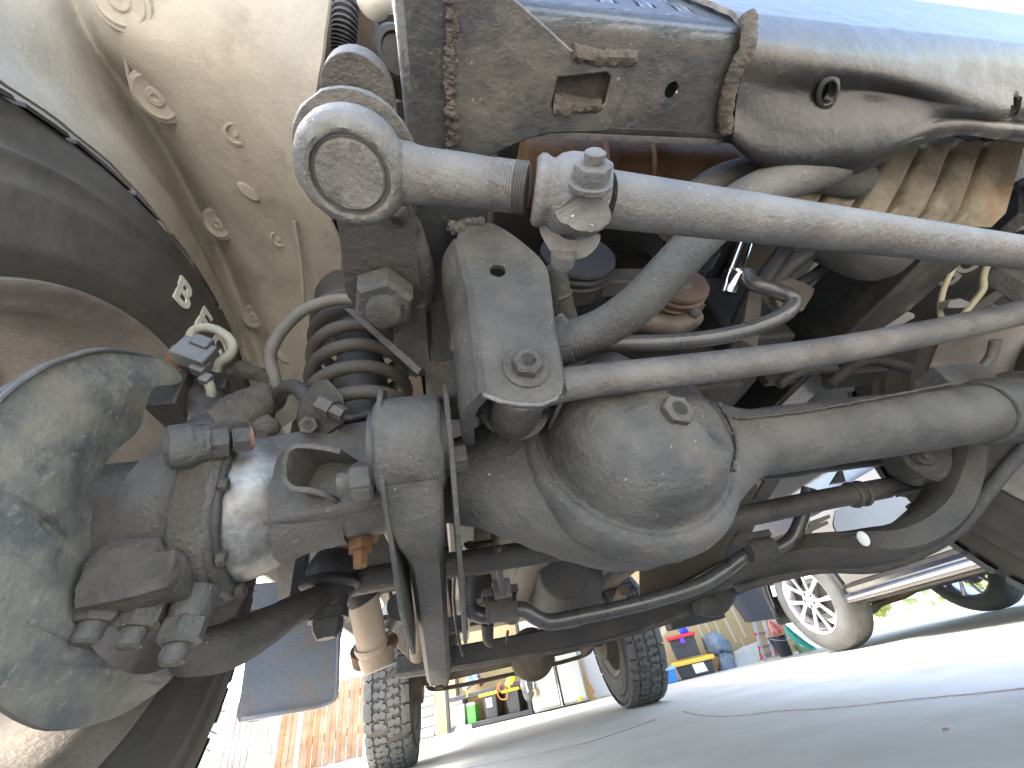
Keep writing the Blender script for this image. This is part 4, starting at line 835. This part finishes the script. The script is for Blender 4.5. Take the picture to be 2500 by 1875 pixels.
# ---- wheels
def tread_blocks(b, R, W, N, h):
    W = W*(.93 if h > .01 else .85)
    # interlocking jagged blocks: (side position, angle in pitches) outlines per pitch
    sh = [[(.31, .03), (.40, .00), (.505, .03), (.505, .45), (.44, .50), (.38, .44), (.36, .54), (.30, .50), (.34, .28)], [(.33, .60), (.40, .56), (.43, .62), (.505, .55), (.505, .97), (.43, .93), (.35, .98), (.32, .80)]]
    mid = [[(.00, .10), (.10, .02), (.13, .20), (.22, .14), (.29, .28), (.26, .44), (.17, .40), (.15, .52), (.05, .48), (.08, .32), (.01, .28)], [(.03, .60), (.12, .58), (.16, .68), (.24, .58), (.30, .68), (.29, .88), (.21, .96), (.18, .84), (.10, .94), (.02, .82)]]
    for k in range(N):
        for fl in (1, -1):
            for poly in sh+mid:
                off = (0 if fl == 1 else .42)+.12*math.sin(k*2.4)
                base = [(p[0]*fl*W, (k+p[1]+off)*2*math.pi/N) for p in poly]
                c = (sum(p[0] for p in base)/len(base), sum(p[1] for p in base)/len(base))
                def P(p, r, s):
                    x = c[0]+(p[0]-c[0])*s; a = c[1]+(p[1]-c[1])*s
                    rr_ = r-max(0, abs(x)/W-.34)**2*W*1.5
                    return V((x, rr_*math.sin(a), rr_*math.cos(a)))
                lo = b.ring([P(p, R-h, 1.07) for p in base]); hi = b.ring([P(p, R, 1.0) for p in base])
                b.skin([lo, hi], True, False); b.f(hi)
def make_wheel(px, py, pz_, R=.41, W=.265, label=None, flip=1, text=None, lug=.013):
    ctr = V((px, py, pz_))
    b = B(); h = W/2
    b.lathe([(-.096, .205), (-.100, .212), (-.118, .235), (-.131, .275), (-.1335, .305), (-.130, .335), (-.124, .342), (-.1235, .352), (-.1225, .372), (-.112, .390), (-.095, .3985), (-.05, .401), (0, .4015), (.05, .401), (.095, .3985), (.112, .390), (.1225, .372), (.1235, .352), (.124, .342), (.130, .335), (.1335, .333), (.1335, .329), (.1322, .327), (.1333, .308), (.1342, .306), (.1342, .302), (.1335, .299), (.132, .28), (.128, .258), (.1285, .255), (.126, .25), (.118, .232), (.110, .224), (-.096, .204)], ctr, X_*flip, 96, cap=False)
    wh = b.done('wheel', tyrem, TRUCK, label, ang=50)
    b = B(); tread_blocks(b, R, W, 25, lug)
    for q in b.bm.verts: q.co += ctr
    b.done('tread', treadm, wh, flat=True, kind='stuff')
    b = B(); b.lathe([(.100, .222), (.114, .230), (.119, .2305), (.122, .228), (.121, .223), (.113, .217), (.108, .210), (.106, .203), (.095, .199), (.06, .192), (.02, .188), (-.05, .184), (-.08, .19), (-.095, .21), (-.09, .216), (-.085, .20), (-.05, .188), (.02, .192), (.06, .196), (.09, .204), (.100, .221)], ctr, X_*flip, 80, cap=False)
    ri = b.done('rim', rimm, wh, ang=60)
    b = B(); ou = circ(ctr+V((-.055*flip, 0, 0)), Y_, Z_, .187, 48); hs = [circ(ctr+V((-.055*flip, .135*math.cos(a), .135*math.sin(a))), Y_, Z_, .042, 16) for a in np.arange(6)*math.pi/3+.2]
    b.plate(ou, (-.008*flip, 0, 0), hs); b.lathe([(-.055, .07), (.0, .07), (.02, .05), (.02, .001)], ctr, X_*flip, 24); b.done('wheel_disc', dark, wh)
    return wh, ctr
def sidewall_text(wh, ctr, s, a0, da, rad, size, face):
    # raised white letters round the sidewall; face = +1 towards +X
    for i, ch in enumerate(s):
        cu = bpy.data.curves.new('letter', 'FONT'); cu.body = ch; cu.size = size; cu.align_x = 'CENTER'; cu.extrude = .0012; cu.offset = .0014
        t = bpy.data.objects.new('letter', cu); COL.objects.link(t); bpy.context.view_layer.update()
        me = bpy.data.meshes.new_from_object(t.evaluated_get(bpy.context.evaluated_depsgraph_get())); bpy.data.objects.remove(t)
        a = a0+da*i
        rv = V((0, math.sin(a), math.cos(a))); tx = rv.cross(V((face, 0, 0)))*-1; nx_ = V((face, 0, 0))
        if face > 0: tx = V((0, math.cos(a), -math.sin(a)))
        else: tx = V((0, -math.cos(a), math.sin(a)))
        for q in me.vertices:
            x, y, z = q.co; q.co = ctr+rv*(rad+y)+tx*x*1.1+nx_*(.1338+z)
        me.materials.clear(); me.materials.append(letterm)
        me.update(); o = bpy.data.objects.new('letter', me); COL.objects.link(o); adopt(o, wh)
WFL, CFL = make_wheel(-.833, 0, .41, R=.4055, lug=.005, label='front wheel with dark tyre beside the tan liner, white letters on its inner wall')
WFR, CFR = make_wheel(.835, 0, .41, label='front wheel at the far right, mostly hidden', flip=-1)
WRL, CRL = make_wheel(-.80, 2.85, .41, label='rear wheel in front of the wooden fence, all-terrain tread facing the camera')
WRR, CRR = make_wheel(.80, 2.85, .41, label='rear wheel beside the storage bins, all-terrain tread facing the camera', flip=-1)
pB = PX(446, 716, -.70); aB = math.atan2(pB.y, pB.z-.41); rB = math.hypot(pB.y, pB.z-.41)
sidewall_text(WFL, CFL, 'BFG', aB, .17, rB-.018, .054, 1)
pO = PX(2362, 642, .70); aO = math.atan2(pO.y, pO.z-.41); rO = math.hypot(pO.y, pO.z-.41)
sidewall_text(WFR, CFR, 'GOODR', aO-.26*0+.13, -.13, rO-.016, .046, -1)
b = B()   # valve whiskers at the shoulder edge
for i in range(60):
    a = -.25+i*.055+random.uniform(-.02, .02); rv = V((0, math.sin(a), math.cos(a))); p = CFL+rv*.399+V((.108, 0, 0)); b.tube([p, p+rv*.013+V((.004, 0, random.uniform(-.003, .003)))], [.0008, .0004], 5, 1)
b.done('rubber_whisker', tyrem, WFL, kind='stuff')
# ---- coil spring
b = B(); P = []
c0, c1 = V((-.462, .0, .472)), V((-.487, .012, .735)); n = 150
for i in range(n):
    f = i/(n-1); a = f*2*math.pi*6.6+.6; c = c0.lerp(c1, f); r = .060*(.8+.2*min(1, f*8))*(1-.12*max(0, (f-.8)*5)); P.append(c+V((r*math.cos(a), r*math.sin(a), 0)))
b.tube(P, .0082, 12, 2); spring = b.done('coil_spring', mat('brown dusty spring', (.030, .026, .023), (.055, .048, .041), 14, .75, 0, .3, 140), TRUCK, 'brown dusty front coil spring beside the frame rail')
b = B(); b.lathe([(0, .026), (.05, .028), (.06, .034), (.10, .035), (.11, .03), (.18, .033), (.19, .058), (.26, .064)], c0+V((0, 0, .02)), c1-c0, 28); b.done('bump_stop', dark, spring)
b = B(); b.plate([A(u, v, t) for u, v, t in ((838, 752, .46), (862, 752, .46), (1030, 900, .40), (1018, 915, .40))], V((.004, .012, .006))); b.plate([A(u, v, t) for u, v, t in ((960, 800, .47), (1040, 780, .46), (1050, 890, .45), (1010, 910, .45), (960, 840, .47))], (0, .01, 0)); b.done('stay_strap', chassis, TRUCK, 'thin diagonal metal strap above the spring', bev=.001)
# ---- brake line plate and hoses
b = B(); b.plate([A(u, v, .405+.00004*(v-930)) for u, v in ((735, 968), (770, 930), (800, 925), (838, 965), (846, 1030), (775, 1080), (745, 1072), (722, 1020))], V(ray(780, 1000))*.01)
lp = b.done('brake_line_bracket', dark, TRUCK, 'small plate with brake line fitting left of the spring', bev=.002)
b = B(); b.lathe([(0, .011), (.016, .011), (.016, .008), (.03, .0075), (.03, .004)], A(782, 985, .40), A(850, 1018, .395)-A(782, 985, .40), 6)
b.bolt(A(752, 1038, .405), -V(ray(752, 1038)), .010, .012, 0); b.done('line_fitting', chassis, lp, ang=30)
b = B(); b.tube([A(820, 1005, .397), A(850, 1020, .40), A(880, 1016, .41), A(920, 1006, .425), A(955, 1008, .43), A(990, 1030, .43)], .0036, 10, 6); b.tube([A(752, 975, .415), A(730, 950, .43), A(705, 945, .44), A(685, 960, .45), A(675, 985, .46), A(640, 1005, .47)], .0085, 12, 6); b.done('hard_line', dark, lp)
b = B(); b.tube([A(900, 738, .50), A(845, 730, .50), A(790, 738, .50), A(735, 762, .495), A(690, 805, .49), A(664, 848, .485), A(660, 880, .485), A(668, 915, .485), A(674, 948, .485)], .0075, 14, 7); b.done('brake_hose', mat('grey rubber hose', (.07, .068, .062), (.12, .11, .095), 14, .7, 0, .2, 150), TRUCK, 'curved grey brake hose arching over the tan liner')
b = B(); b.tube([A(560, 915, .475), A(600, 905, .48), A(650, 925, .485), A(680, 945, .486)], [.008, .011, .009, .007], 10, 6).lump(.004, 90); b.done('hose_bracket', mud, TRUCK, 'rusty bracket end holding the brake hose')
b = B(); R_ = Matrix.Rotation(.35, 3, 'Y')@Matrix.Rotation(.3, 3, 'Z')
b.box(A(478, 866, .425), (.034, .022, .026), R_); b.box(A(495, 842, .428), (.018, .018, .014), R_); b.box(A(490, 898, .424), (.014, .014, .016), R_); b.box(A(503, 925, .424), (.010, .010, .012), R_); b.lump(.0005, 200)
sc = b.done('sensor_connector', mat('grey plastic', (.065, .07, .073), (.11, .115, .118), 20, .6, 0, .2, 150), TRUCK, 'grey plastic sensor connector with looped cable by the tyre', bev=.0015)
b = B(); b.tube([A(465, 845, .43), A(468, 815, .432), A(490, 800, .433), A(525, 804, .434), A(555, 822, .435), A(568, 845, .436), A(560, 868, .437), A(535, 885, .438), A(528, 905, .44)], .0052, 12, 6); b.tube([A(508, 930, .425), A(516, 960, .43), A(508, 990, .435), A(492, 1025, .435), A(475, 1055, .43)], .005, 12, 6); b.done('sensor_cable', mat('grey green cable', (.16, .16, .13), (.24, .23, .19), 30, .7), sc)
b = B(); b.tube([A(470, 960, .445), A(455, 935, .435), A(425, 900, .43), A(420, 868, .43), A(432, 846, .432)], [.004, .006, .006, .005, .004], 8, 6); b.done('cable_clip', rust, sc)

# ---- engine bay behind the bars
b = B()
b.box((-.03, .35, .80), (.46, .5, .46)); b.box((-.02, .3, .60), (.30, .34, .12)); b.box((.26, .2, .74), (.14, .3, .2)); b.box((-.05, .93, .62), (.3, .7, .3))
b.lump(.004, 30, 3); eng = b.done('engine', dark, TRUCK, 'dark engine parts in shadow above the axle', bev=.006)
def pulley(u, v, t, r, name, m, hub=True):
    p = A(u, v, t); b = B()
    b.lathe([(-.004, r*.98), (-.001, r), (.002, r), (.006, r*.86), (.010, r), (.014, r), (.018, r*.86), (.022, r), (.026, r*.97)], p, Y_, 48)
    b.lathe([(.026, r*.9), (.05, r*.9), (.06, r*.7)], p, Y_, 32)
    o = b.done(name, m, eng, ang=30)
    if hub:
        b = B(); b.lathe([(.006, r*.42), (.003, r*.46), (-.004, r*.46), (-.007, r*.43), (-.007, .0001)], p, Y_, 30); b.lathe([(-.006, r*.26), (-.02, r*.25), (-.023, r*.18), (-.023, .0001)], p, Y_, 6); b.done('hub_washer', aluw, o, ang=30)
    return o
pulley(1652, 690, .60, .050, 'idler_pulley', mat('rusty brown pulley', (.09, .06, .046), (.125, .09, .07), 20, .6, .2, .15, 200))
pulley(1410, 625, .56, .056, 'belt_pulley', black, False)
pulley(1690, 600, .70, .050, 'fan_pulley', black, False)
b = B(); b.box(A(1600, 765, .62), (.14, .05, .03)); b.tube([A(1560, 780, .58), A(1640, 795, .58), A(1690, 780, .58), A(1700, 765, .58)], [.014, .016, .014, .01], 12, 5); b.bolt(A(1690, 770, .57), V((.6, -1, 0)), .009, .012); b.done('tensioner', mat('dirty alloy', (.07, .06, .048), (.12, .10, .08), 20, .6, .2, .3, 100), eng, ang=40)
b = B(); b.box(A(1480, 690, .60), (.16, .03, .035), Matrix.Rotation(.05, 3, 'Y')); b.box(A(1400, 700, .62), (.10, .03, .05)); b.done('engine_bracket', mat('dull alloy', (.05, .047, .041), (.08, .074, .065), 20, .6, .2, .3, 100), eng, bev=.003)
b = B(); b.tube([A(1355, 650, .47), A(1370, 720, .49), A(1390, 790, .51)], .0135, 16, 5); b.lathe([(0, .0138), (.003, .0150), (.006, .0138)], A(1368, 715, .489), A(1390, 790, .51)-A(1370, 720, .49), 20); b.done('drag_tube', chassis, TRUCK, 'short dark tube beside the hanging bracket')
b = B(); b.tube([A(1440, 835, .50), A(1560, 838, .51), A(1680, 832, .52), A(1790, 815, .53), A(1870, 790, .54), A(1918, 765, .545), A(1935, 740, .555), A(1925, 722, .56), A(1890, 708, .57), A(1840, 692, .58), A(1820, 670, .60)], .0112, 20, 8); b.done('coolant_pipe', glossb, TRUCK, 'glossy black bent pipe curving back behind the bars')
b = B(); b.tube([A(1775, 715, .60), A(1790, 670, .60), A(1815, 600, .62)], .0125, 22, 5); b.lathe([(0, .0128), (.004, .015), (.008, .0128)], A(1788, 676, .60), A(1815, 600, .62)-A(1790, 670, .60), 22); b.done('chrome_tube', mirror, TRUCK, 'short bright chrome tube in the dark engine bay')
b = B(); b.tube([A(1800, 800, .64), A(1850, 700, .66), A(1950, 570, .68)], .014, 14, 5); b.tube([A(1880, 700, .68), A(1940, 640, .66), A(2030, 590, .66), A(2110, 575, .67)], .014, 14, 6); b.tube([A(1900, 720, .70), A(1990, 670, .69), A(2060, 610, .68)], .010, 14, 5); b.done('radiator_hose', black, TRUCK, 'dark radiator hoses looping in shadow')
b = B(); b.plate([A(u, v, .66) for u, v in ((1880, 690), (1930, 678), (1965, 690), (1990, 705), (1985, 720), (1960, 760), (1900, 750))], (.0, .01, .006)); b.plate([A(u, v, .6) for u, v in ((1810, 830), (1830, 700), (1850, 690), (1860, 740), (1850, 850))], (0, .01, 0)); b.done('heat_shield', mat('brown grey sheet', (.05, .043, .035), (.08, .066, .052), 20, .7), eng, bev=.001)
b = B(); b.lathe([(-.08, .05), (-.02, .052), (.0, .05), (.02, .043), (.035, .028), (.041, .0001)], A(2150, 610, .60), V((.1, -.2, -1)), 36); b.done('filter_can', mat('dark canister', (.05, .05, .05), (.08, .078, .072), 10, .45, 0, .2, 80), TRUCK, 'dark round canister bottom below the long rod')
b = B(); rings = []
p0, p1 = A(1280, 392, .60), A(1830, 410, .66); q = p1-p0; L_ = q.length
b.lathe([(0, .03), (.005, .052), (.05, .054), (.13, .054), (.135, .060), (.15, .060), (.155, .055), (.21, .055), (.214, .061), (.232, .061), (.236, .055), (L_-.03, .055), (L_, .04)], p0+V((0, .03, .03)), q, 40); b.lump(.002, 30); b.done('exhaust_can', copper, TRUCK, 'rust brown cylinder behind the front crossmember')
b = B(); b.tube([A(1640, 560, .42), A(1700, 480, .44), A(1800, 430, .47), A(1960, 420, .50), (A(2100, 445, .53))], [.018, .018, .02, .022, .022], 18, 6); b.done('support_tube', chassis2, TRUCK, 'grey tube passing behind the long rod')
# ribbed stained shield at right
b = B()
def RP(s, r):  # s along 0..1 left->right , r 0 top .. 1 bottom
    tl, tr, bl, br = A(2040, 345, .56), A(2500, 330, .60), A(1915, 515, .53), A(2440, 545, .57)
    return (tl.lerp(tr, s)).lerp(bl.lerp(br, s), r)
nrm = V((0, -1, -.75)).normalized()
cols = []
for i in range(111):
    s = i/110; ph = (s*6.0) % 1
    g_ = -.03*math.exp(-((ph-.75)/.085)**2) if s < .86 else 0
    top = RP(s, 0)-nrm*.035; cols.append([top+V((0, .02, .05)), top+nrm*.006, RP(s, .10)+nrm*(g_), RP(s, .3)+nrm*g_, RP(s, .6)+nrm*g_, RP(s, .9)+nrm*g_, RP(s, 1)-nrm*.012])
b.grid(cols, 1, -.004, .0018, 30)
b.done('ribbed_shield', ribm, TRUCK, 'ribbed sheet shield stained tan and rust below the frame', ang=45)
b = B(); b.plate([A(u, v, .80) for u, v in ((2430, 250), (2700, 230), (2700, 700), (2400, 600))], V(ray(2500, 450))*.02); b.done('dark_fill_plate', dark, TRUCK, 'dark plate added to fill the gap right of the ribbed shield')  # plate added to close a bright sky gap with a dark tone
b = B(); b.box(A(2440, 330, .66), (.14, .02, .05)); b.box(A(2470, 520, .7), (.2, .05, .02), Matrix.Rotation(-.6, 3, 'Y')); b.done('shield_bracket', chassis, TRUCK, 'dark bracket beside the ribbed shield', bev=.003)
b = B(); b.tube([A(2420, 570, .62), A(2350, 625, .63), A(2310, 690, .64), A(2296, 745, .645), A(2300, 778, .645), A(2325, 788, .65), A(2350, 772, .655)], .0042, 10, 7); b.tube([A(2470, 600, .66), A(2425, 625, .66), A(2402, 670, .66), A(2400, 705, .66), A(2375, 740, .655), A(2345, 775, .652)], .0048, 10, 7); b.done('breather_tube', yel, TRUCK, 'thin yellowish looped tubes near the right tyre')
b = B(); b.plate([A(u, v, .62) for u, v in ((2150, 805), (2195, 775), (2215, 760), (2232, 765), (2235, 775), (2200, 795), (2262, 790), (2230, 822), (2165, 830))], (0, .02, .01)); b.plate([A(u, v, .62) for u, v in ((2320, 735), (2345, 728), (2375, 740), (2360, 752), (2315, 752))], (0, .01, .01)); b.box(A(2475, 690, .68), (.045, .03, .06)); b.box(A(2480, 735, .68), (.03, .03, .03)); b.bolt(A(2405, 768, .66), V((0, -1, -.4)), .012, .016); b.tube([A(2430, 830, .70), A(2420, 870, .71), A(2395, 900, .72)], .008, 10, 5); b.done('line_bracket', aluw, TRUCK, 'zinc grey line brackets near the right tyre', bev=.001)
b = B(); b.tube([A(1900, 940, .72), A(1960, 905, .73), A(2040, 900, .74)], .009, 12, 5); b.box(A(2080, 905, .8), (.10, .05, .05)); b.tube([A(2020, 940, .75), A(2110, 880, .78), A(2220, 900, .78)], .012, 12, 5); b.box(A(1930, 910, .85), (.16, .02, .05)); b.done('spring_seat', dark, TRUCK, 'dark clutter between cross bar and right axle tube', bev=.003)
# ---- sway bar
b = B()
b.tube([A(1150, 1330, .64), A(1144, 1400, .645), A(1142, 1450, .645), A(1152, 1488, .645), A(1180, 1502, .645), A(1230, 1492, .645), A(1275, 1488, .65), A(1305, 1505, .65), A(1340, 1518, .655), A(1400, 1508, .67), A(1560, 1474, .70), A(1700, 1432, .735), A(1765, 1395, .75), A(1815, 1358, .765), A(1850, 1345, .77), A(1905, 1335, .775), A(1940, 1305, .78), A(1962, 1250, .785), A(1975, 1190, .79)], .0125, 20, 6)
sway = b.done('sway_bar', glossb, TRUCK, 'thin black sway bar bent around two bushing clamps')
for u, v, t, d_ in ((1226, 1490, .635, A(1275, 1488, .65)-A(1180, 1502, .645)), (1855, 1345, .76, A(1905, 1335, .775)-A(1815, 1358, .765))):
    b = B(); c = A(u, v, t)+V((0, 0, .004)); b.lathe([(-.026, .015), (-.026, .0225), (-.022, .0225), (-.022, .0205), (.022, .0205), (.022, .0225), (.026, .0225), (.026, .015)], c, d_, 26); b.box(c+V((0, 0, .022)), (.06, .04, .012)); b.done('bushing_clamp', chassis2, sway, bev=.001)
b = B(); b.tube([A(1216, 1335, .60), A(1220, 1400, .62), A(1228, 1450, .63)], .006, 10, 4); b.box(A(1225, 1440, .64), (.03, .02, .03)); b.done('sway_link', aluw, sway, bev=.002)
# ---- gearbox crossmember
b = B()
rect_sweep(b, [A(975, 1628, 1.02), A(1120, 1606, 1.04), A(1300, 1574, 1.06), A(1500, 1528, 1.10), A(1700, 1460, 1.14), A(1860, 1390, 1.18)], [.09]*6, [.045, .05, .055, .06, .065, .07], 6, rad=.1)
tcm = b.done('gearbox_crossmember', dark, TRUCK, 'dark flat crossmember running across under the gearbox', ang=40)
b = B(); b.tube([A(975, 1645, .98), A(1120, 1625, 1.0), A(1300, 1595, 1.02), A(1500, 1552, 1.06), A(1640, 1508, 1.08), A(1760, 1455, 1.11)], .011, 8, 6); b.tube([A(1700, 1470, 1.05), A(1745, 1475, 1.05), A(1770, 1440, 1.06)], .03, 12, 4); b.done('crossmember_lip', chassis2, tcm, ang=40)
b = B(); b.lathe([(-.2, .05), (-.1, .09), (0, .10), (.1, .095), (.2, .06)], A(1370, 1420, .95), V((.2, 1, .1)), 28); b.box(A(1590, 1330, .9), (.16, .1, .08)); b.box(A(1690, 1500, 1.3), (.2, .05, .06)); b.done('gearbox', dark, TRUCK, 'dark gearbox casing in the shade behind the axle', bev=.004)
b = B(); b.tube([A(1330, 1335, .80), A(1270, 1440, .84), A(1240, 1500, .86)], .026, 18, 4); b.tube([A(1010, 1350, .9), A(1015, 1480, .95), A(1020, 1600, 1.0)], .022, 16, 4); b.done('exhaust_pipe', mat('dusty brown exhaust pipe', (.11, .086, .067), (.16, .13, .10), 12, .7, 0, .2, 100), TRUCK, 'dusty brown exhaust pipe angled behind the axle')
b = B()
b.tube([A(1110, 1390, .75), A(1108, 1470, .8), A(1120, 1560, .85), A(1130, 1600, .9)], .004, 8, 6); b.tube([A(1240, 1540, .8), A(1236, 1570, .8)], .003, 8, 3); b.tube([A(1190, 1520, .8), A(1192, 1560, .8), A(1205, 1575, .8)], [.014, .012, .006], 10, 4); b.tube([A(1398, 1440, .8), A(1420, 1450, .8), A(1400, 1480, .8)], .002, 8, 4); b.box(A(1170, 1440, .75), (.05, .05, .04)); b.box(A(1115, 1525, .88), (.05, .04, .03)); b.tube([A(1300, 1330, .7), A(1295, 1290, .68)], .012, 10, 3)
b.done('bracket_clip', dark, TRUCK, 'small dark clip near the sway bar', bev=.002)
b = B(); b.plate([A(u, v, 1.25) for u, v in ((1560, 1250), (1700, 1235), (1850, 1180), (1845, 1280), (1800, 1395), (1725, 1440), (1560, 1490))], V(ray(1700, 1350))*.03); b.done('transfer_case', underm, TRUCK, 'dusty brown casing under the cab floor behind the axle', bev=.004)
# ---- left mid: damper, mud flap, supports
b = B(); b.tube([A(878, 1395, .70), A(884, 1440, .70), A(897, 1510, .70), (A(908, 1570, .70))], [.024, .026, .027, .026], 22, 4); b.lathe([(0, .028), (.006, .029), (.012, .027)], A(905, 1568, .70), A(908, 1570, .70)-A(884, 1440, .70), 24); b.lathe([(0, .03), (.006, .032), (.03, .028)], A(918, 1590, .72), V((.2, .1, -1)), 24)
fs = b.done('shock_absorber', beige, TRUCK, 'beige shock absorber body behind the dark steering arm')
b = B(); b.tube([A(868, 1400, .675), A(880, 1440, .675), A(890, 1462, .675)], [.030, .028, .027], 18, 3); b.done('shock_cap', dark, fs)
b = B(); b.plate([A(u, v, .72) for u, v in ((905, 1506), (950, 1500), (952, 1510), (905, 1520))], (0, .01, 0)); b.lathe([(-.02, .012), (-.02, .026), (.02, .026), (.02, .012)], A(968, 1492, .76), V((.5, -1, .2)), 24); b.tube([A(925, 1450, .78), A(950, 1440, .78), A(955, 1500, .78)], .005, 8, 4); b.done('link_bush', aluw, fs, ang=40)
b = B(); b.lathe([(-.012, .03), (-.012, .036), (.012, .036), (.012, .03)], A(905, 1590, .74), A(908, 1570, .70)-A(884, 1440, .70), 24); b.tube([A(872, 1596, .8), A(900, 1605, .78), A(960, 1560, .85)], .014, 10, 5); b.done('shock_foot', rust, fs)
b = B(); b.plate([A(u, v, .62) for u, v in ((800, 1310), (930, 1290), (985, 1400), (985, 1425), (860, 1425), (830, 1370))], (0, .006, .0)); b.plate([A(u, v, .68) for u, v in ((860, 1420), (1000, 1395), (1010, 1415), (900, 1440))], (0, .05, 0)); b.box(A(735, 1390, .66), (.018, .02, .14)); b.box(A(740, 1440, .66), (.035, .02, .05)); b.plate([A(u, v, .9) for u, v in ((955, 1520), (995, 1530), (1000, 1610), (970, 1580))], (0, .01, 0)); b.done('body_bracket', chassis, TRUCK, 'dark bracket plates under the left sill', bev=.002)
b = B(); b.plate([A(u, v, .74) for u, v in ((675, 1290), (735, 1290), (740, 1460), (680, 1470))], (0, .008, 0)); b.done('splash_panel', MATS['dark canister'], TRUCK, 'dark splash panel beside the front tyre')
fl = [PY(u, v, .48) for u, v in ((618, 1425), (610, 1500), (600, 1600), (588, 1690), (584, 1764), (700, 1742), (770, 1730), (806, 1718), (822, 1700), (826, 1660), (830, 1560), (832, 1440))]
b = B(); b.plate(catmull(fl, 3, True), (0, .006, 0)); fp = b.done('mud_flap', flapm, TRUCK, 'mud flap with painted sky-blue sheen behind the front left tyre, splashed brown', bev=.0015)
b = B(); b.tube([PY(u, v, .477) for u, v in ((590, 1758), (700, 1739), (770, 1727), (806, 1714), (820, 1698), (824, 1650), (828, 1500))], .0035, 8, 6); b.done('flap_edge', flapm, fp)
fr_ = [PY(u, v, .75) for u, v in ((2040, 1245), (2160, 1200), (2260, 1165), (2290, 1250), (2260, 1330), (2060, 1340), (2035, 1280))]
b = B(); b.plate(fr_, (0, .006, 0)); b.done('mud_flap', mat('rubber with painted sheen', (.22, .225, .23), (.3, .295, .28), 5, .4), TRUCK, 'mud flap with painted pale sheen seen through the loop of the right arm')  # pale base colour stands for the reflection on this flap
b = B(); b.plate([A(u, v, .95) for u, v in ((1845, 1215), (1880, 1150), (1930, 1130), (1900, 1180), (1865, 1235))], (0, .02, 0)); b.plate([A(u, v, .95) for u, v in ((2030, 1180), (2055, 1140), (2065, 1175))], (0, .01, 0)); b.plate([A(u, v, 1.1) for u, v in ((1780, 1330), (1810, 1290), (1830, 1300), (1800, 1350), (1790, 1380), (1775, 1370))], (0, .01, 0)); b.done('floor_brace', aluw, TRUCK, 'bright grey sheet braces glimpsed under the cab floor')
b = B()
for i, (u, v) in enumerate(((1970, 1255), (1990, 1270), (1985, 1285), (1900, 1310), (1890, 1335))): b.plate([A(u-20, v+5, 1.0), A(u+35, v-14, 1.0), A(u+38, v-6, 1.0), A(u-10, v+16, 1.0)], (0, .02, 0))
b.done('fuel_tank_strap', beige, TRUCK, 'beige straps glimpsed behind the tie rod')
# ---- rear axle
b = B()
b.tube([V((-.70, 2.85, .41)), V((-.3, 2.85, .41)), V((.3, 2.85, .41)), V((.70, 2.85, .41))], .045, 20, 3)
b.lathe([(-.16, .06), (-.10, .12), (-.04, .155), (.04, .155), (.10, .12), (.16, .06)], V((.12, 2.85, .41)), Y_, 32)
b.lathe([(-.03, .13), (.03, .13)], V((-.66, 2.85, .41)), X_, 28); b.lathe([(-.03, .13), (.03, .13)], V((.66, 2.85, .41)), X_, 28)
ra = b.done('rear_axle', underm, TRUCK, 'dusty rear axle with round differential between the rear wheels')
b = B()
for x in (-.48, .48):
    b.tube([V((x, 2.78, .36)), V((x*.95, 2.2, .40)), V((x*.9, 1.6, .5))], .026, 12, 3); b.tube([V((x*1.1, 2.95, .34)), V((x*1.0, 3.0, .75))], .03, 12, 2)
b.tube([V((-.6, 3.0, .40)), V((-.5, 3.12, .34)), V((.5, 3.12, .34)), V((.6, 3.0, .40))], .013, 10, 6); b.tube([V((.10, 1.2, .52)), V((.12, 2.7, .42))], .04, 16, 2)
b.done('rear_link', underm, ra)
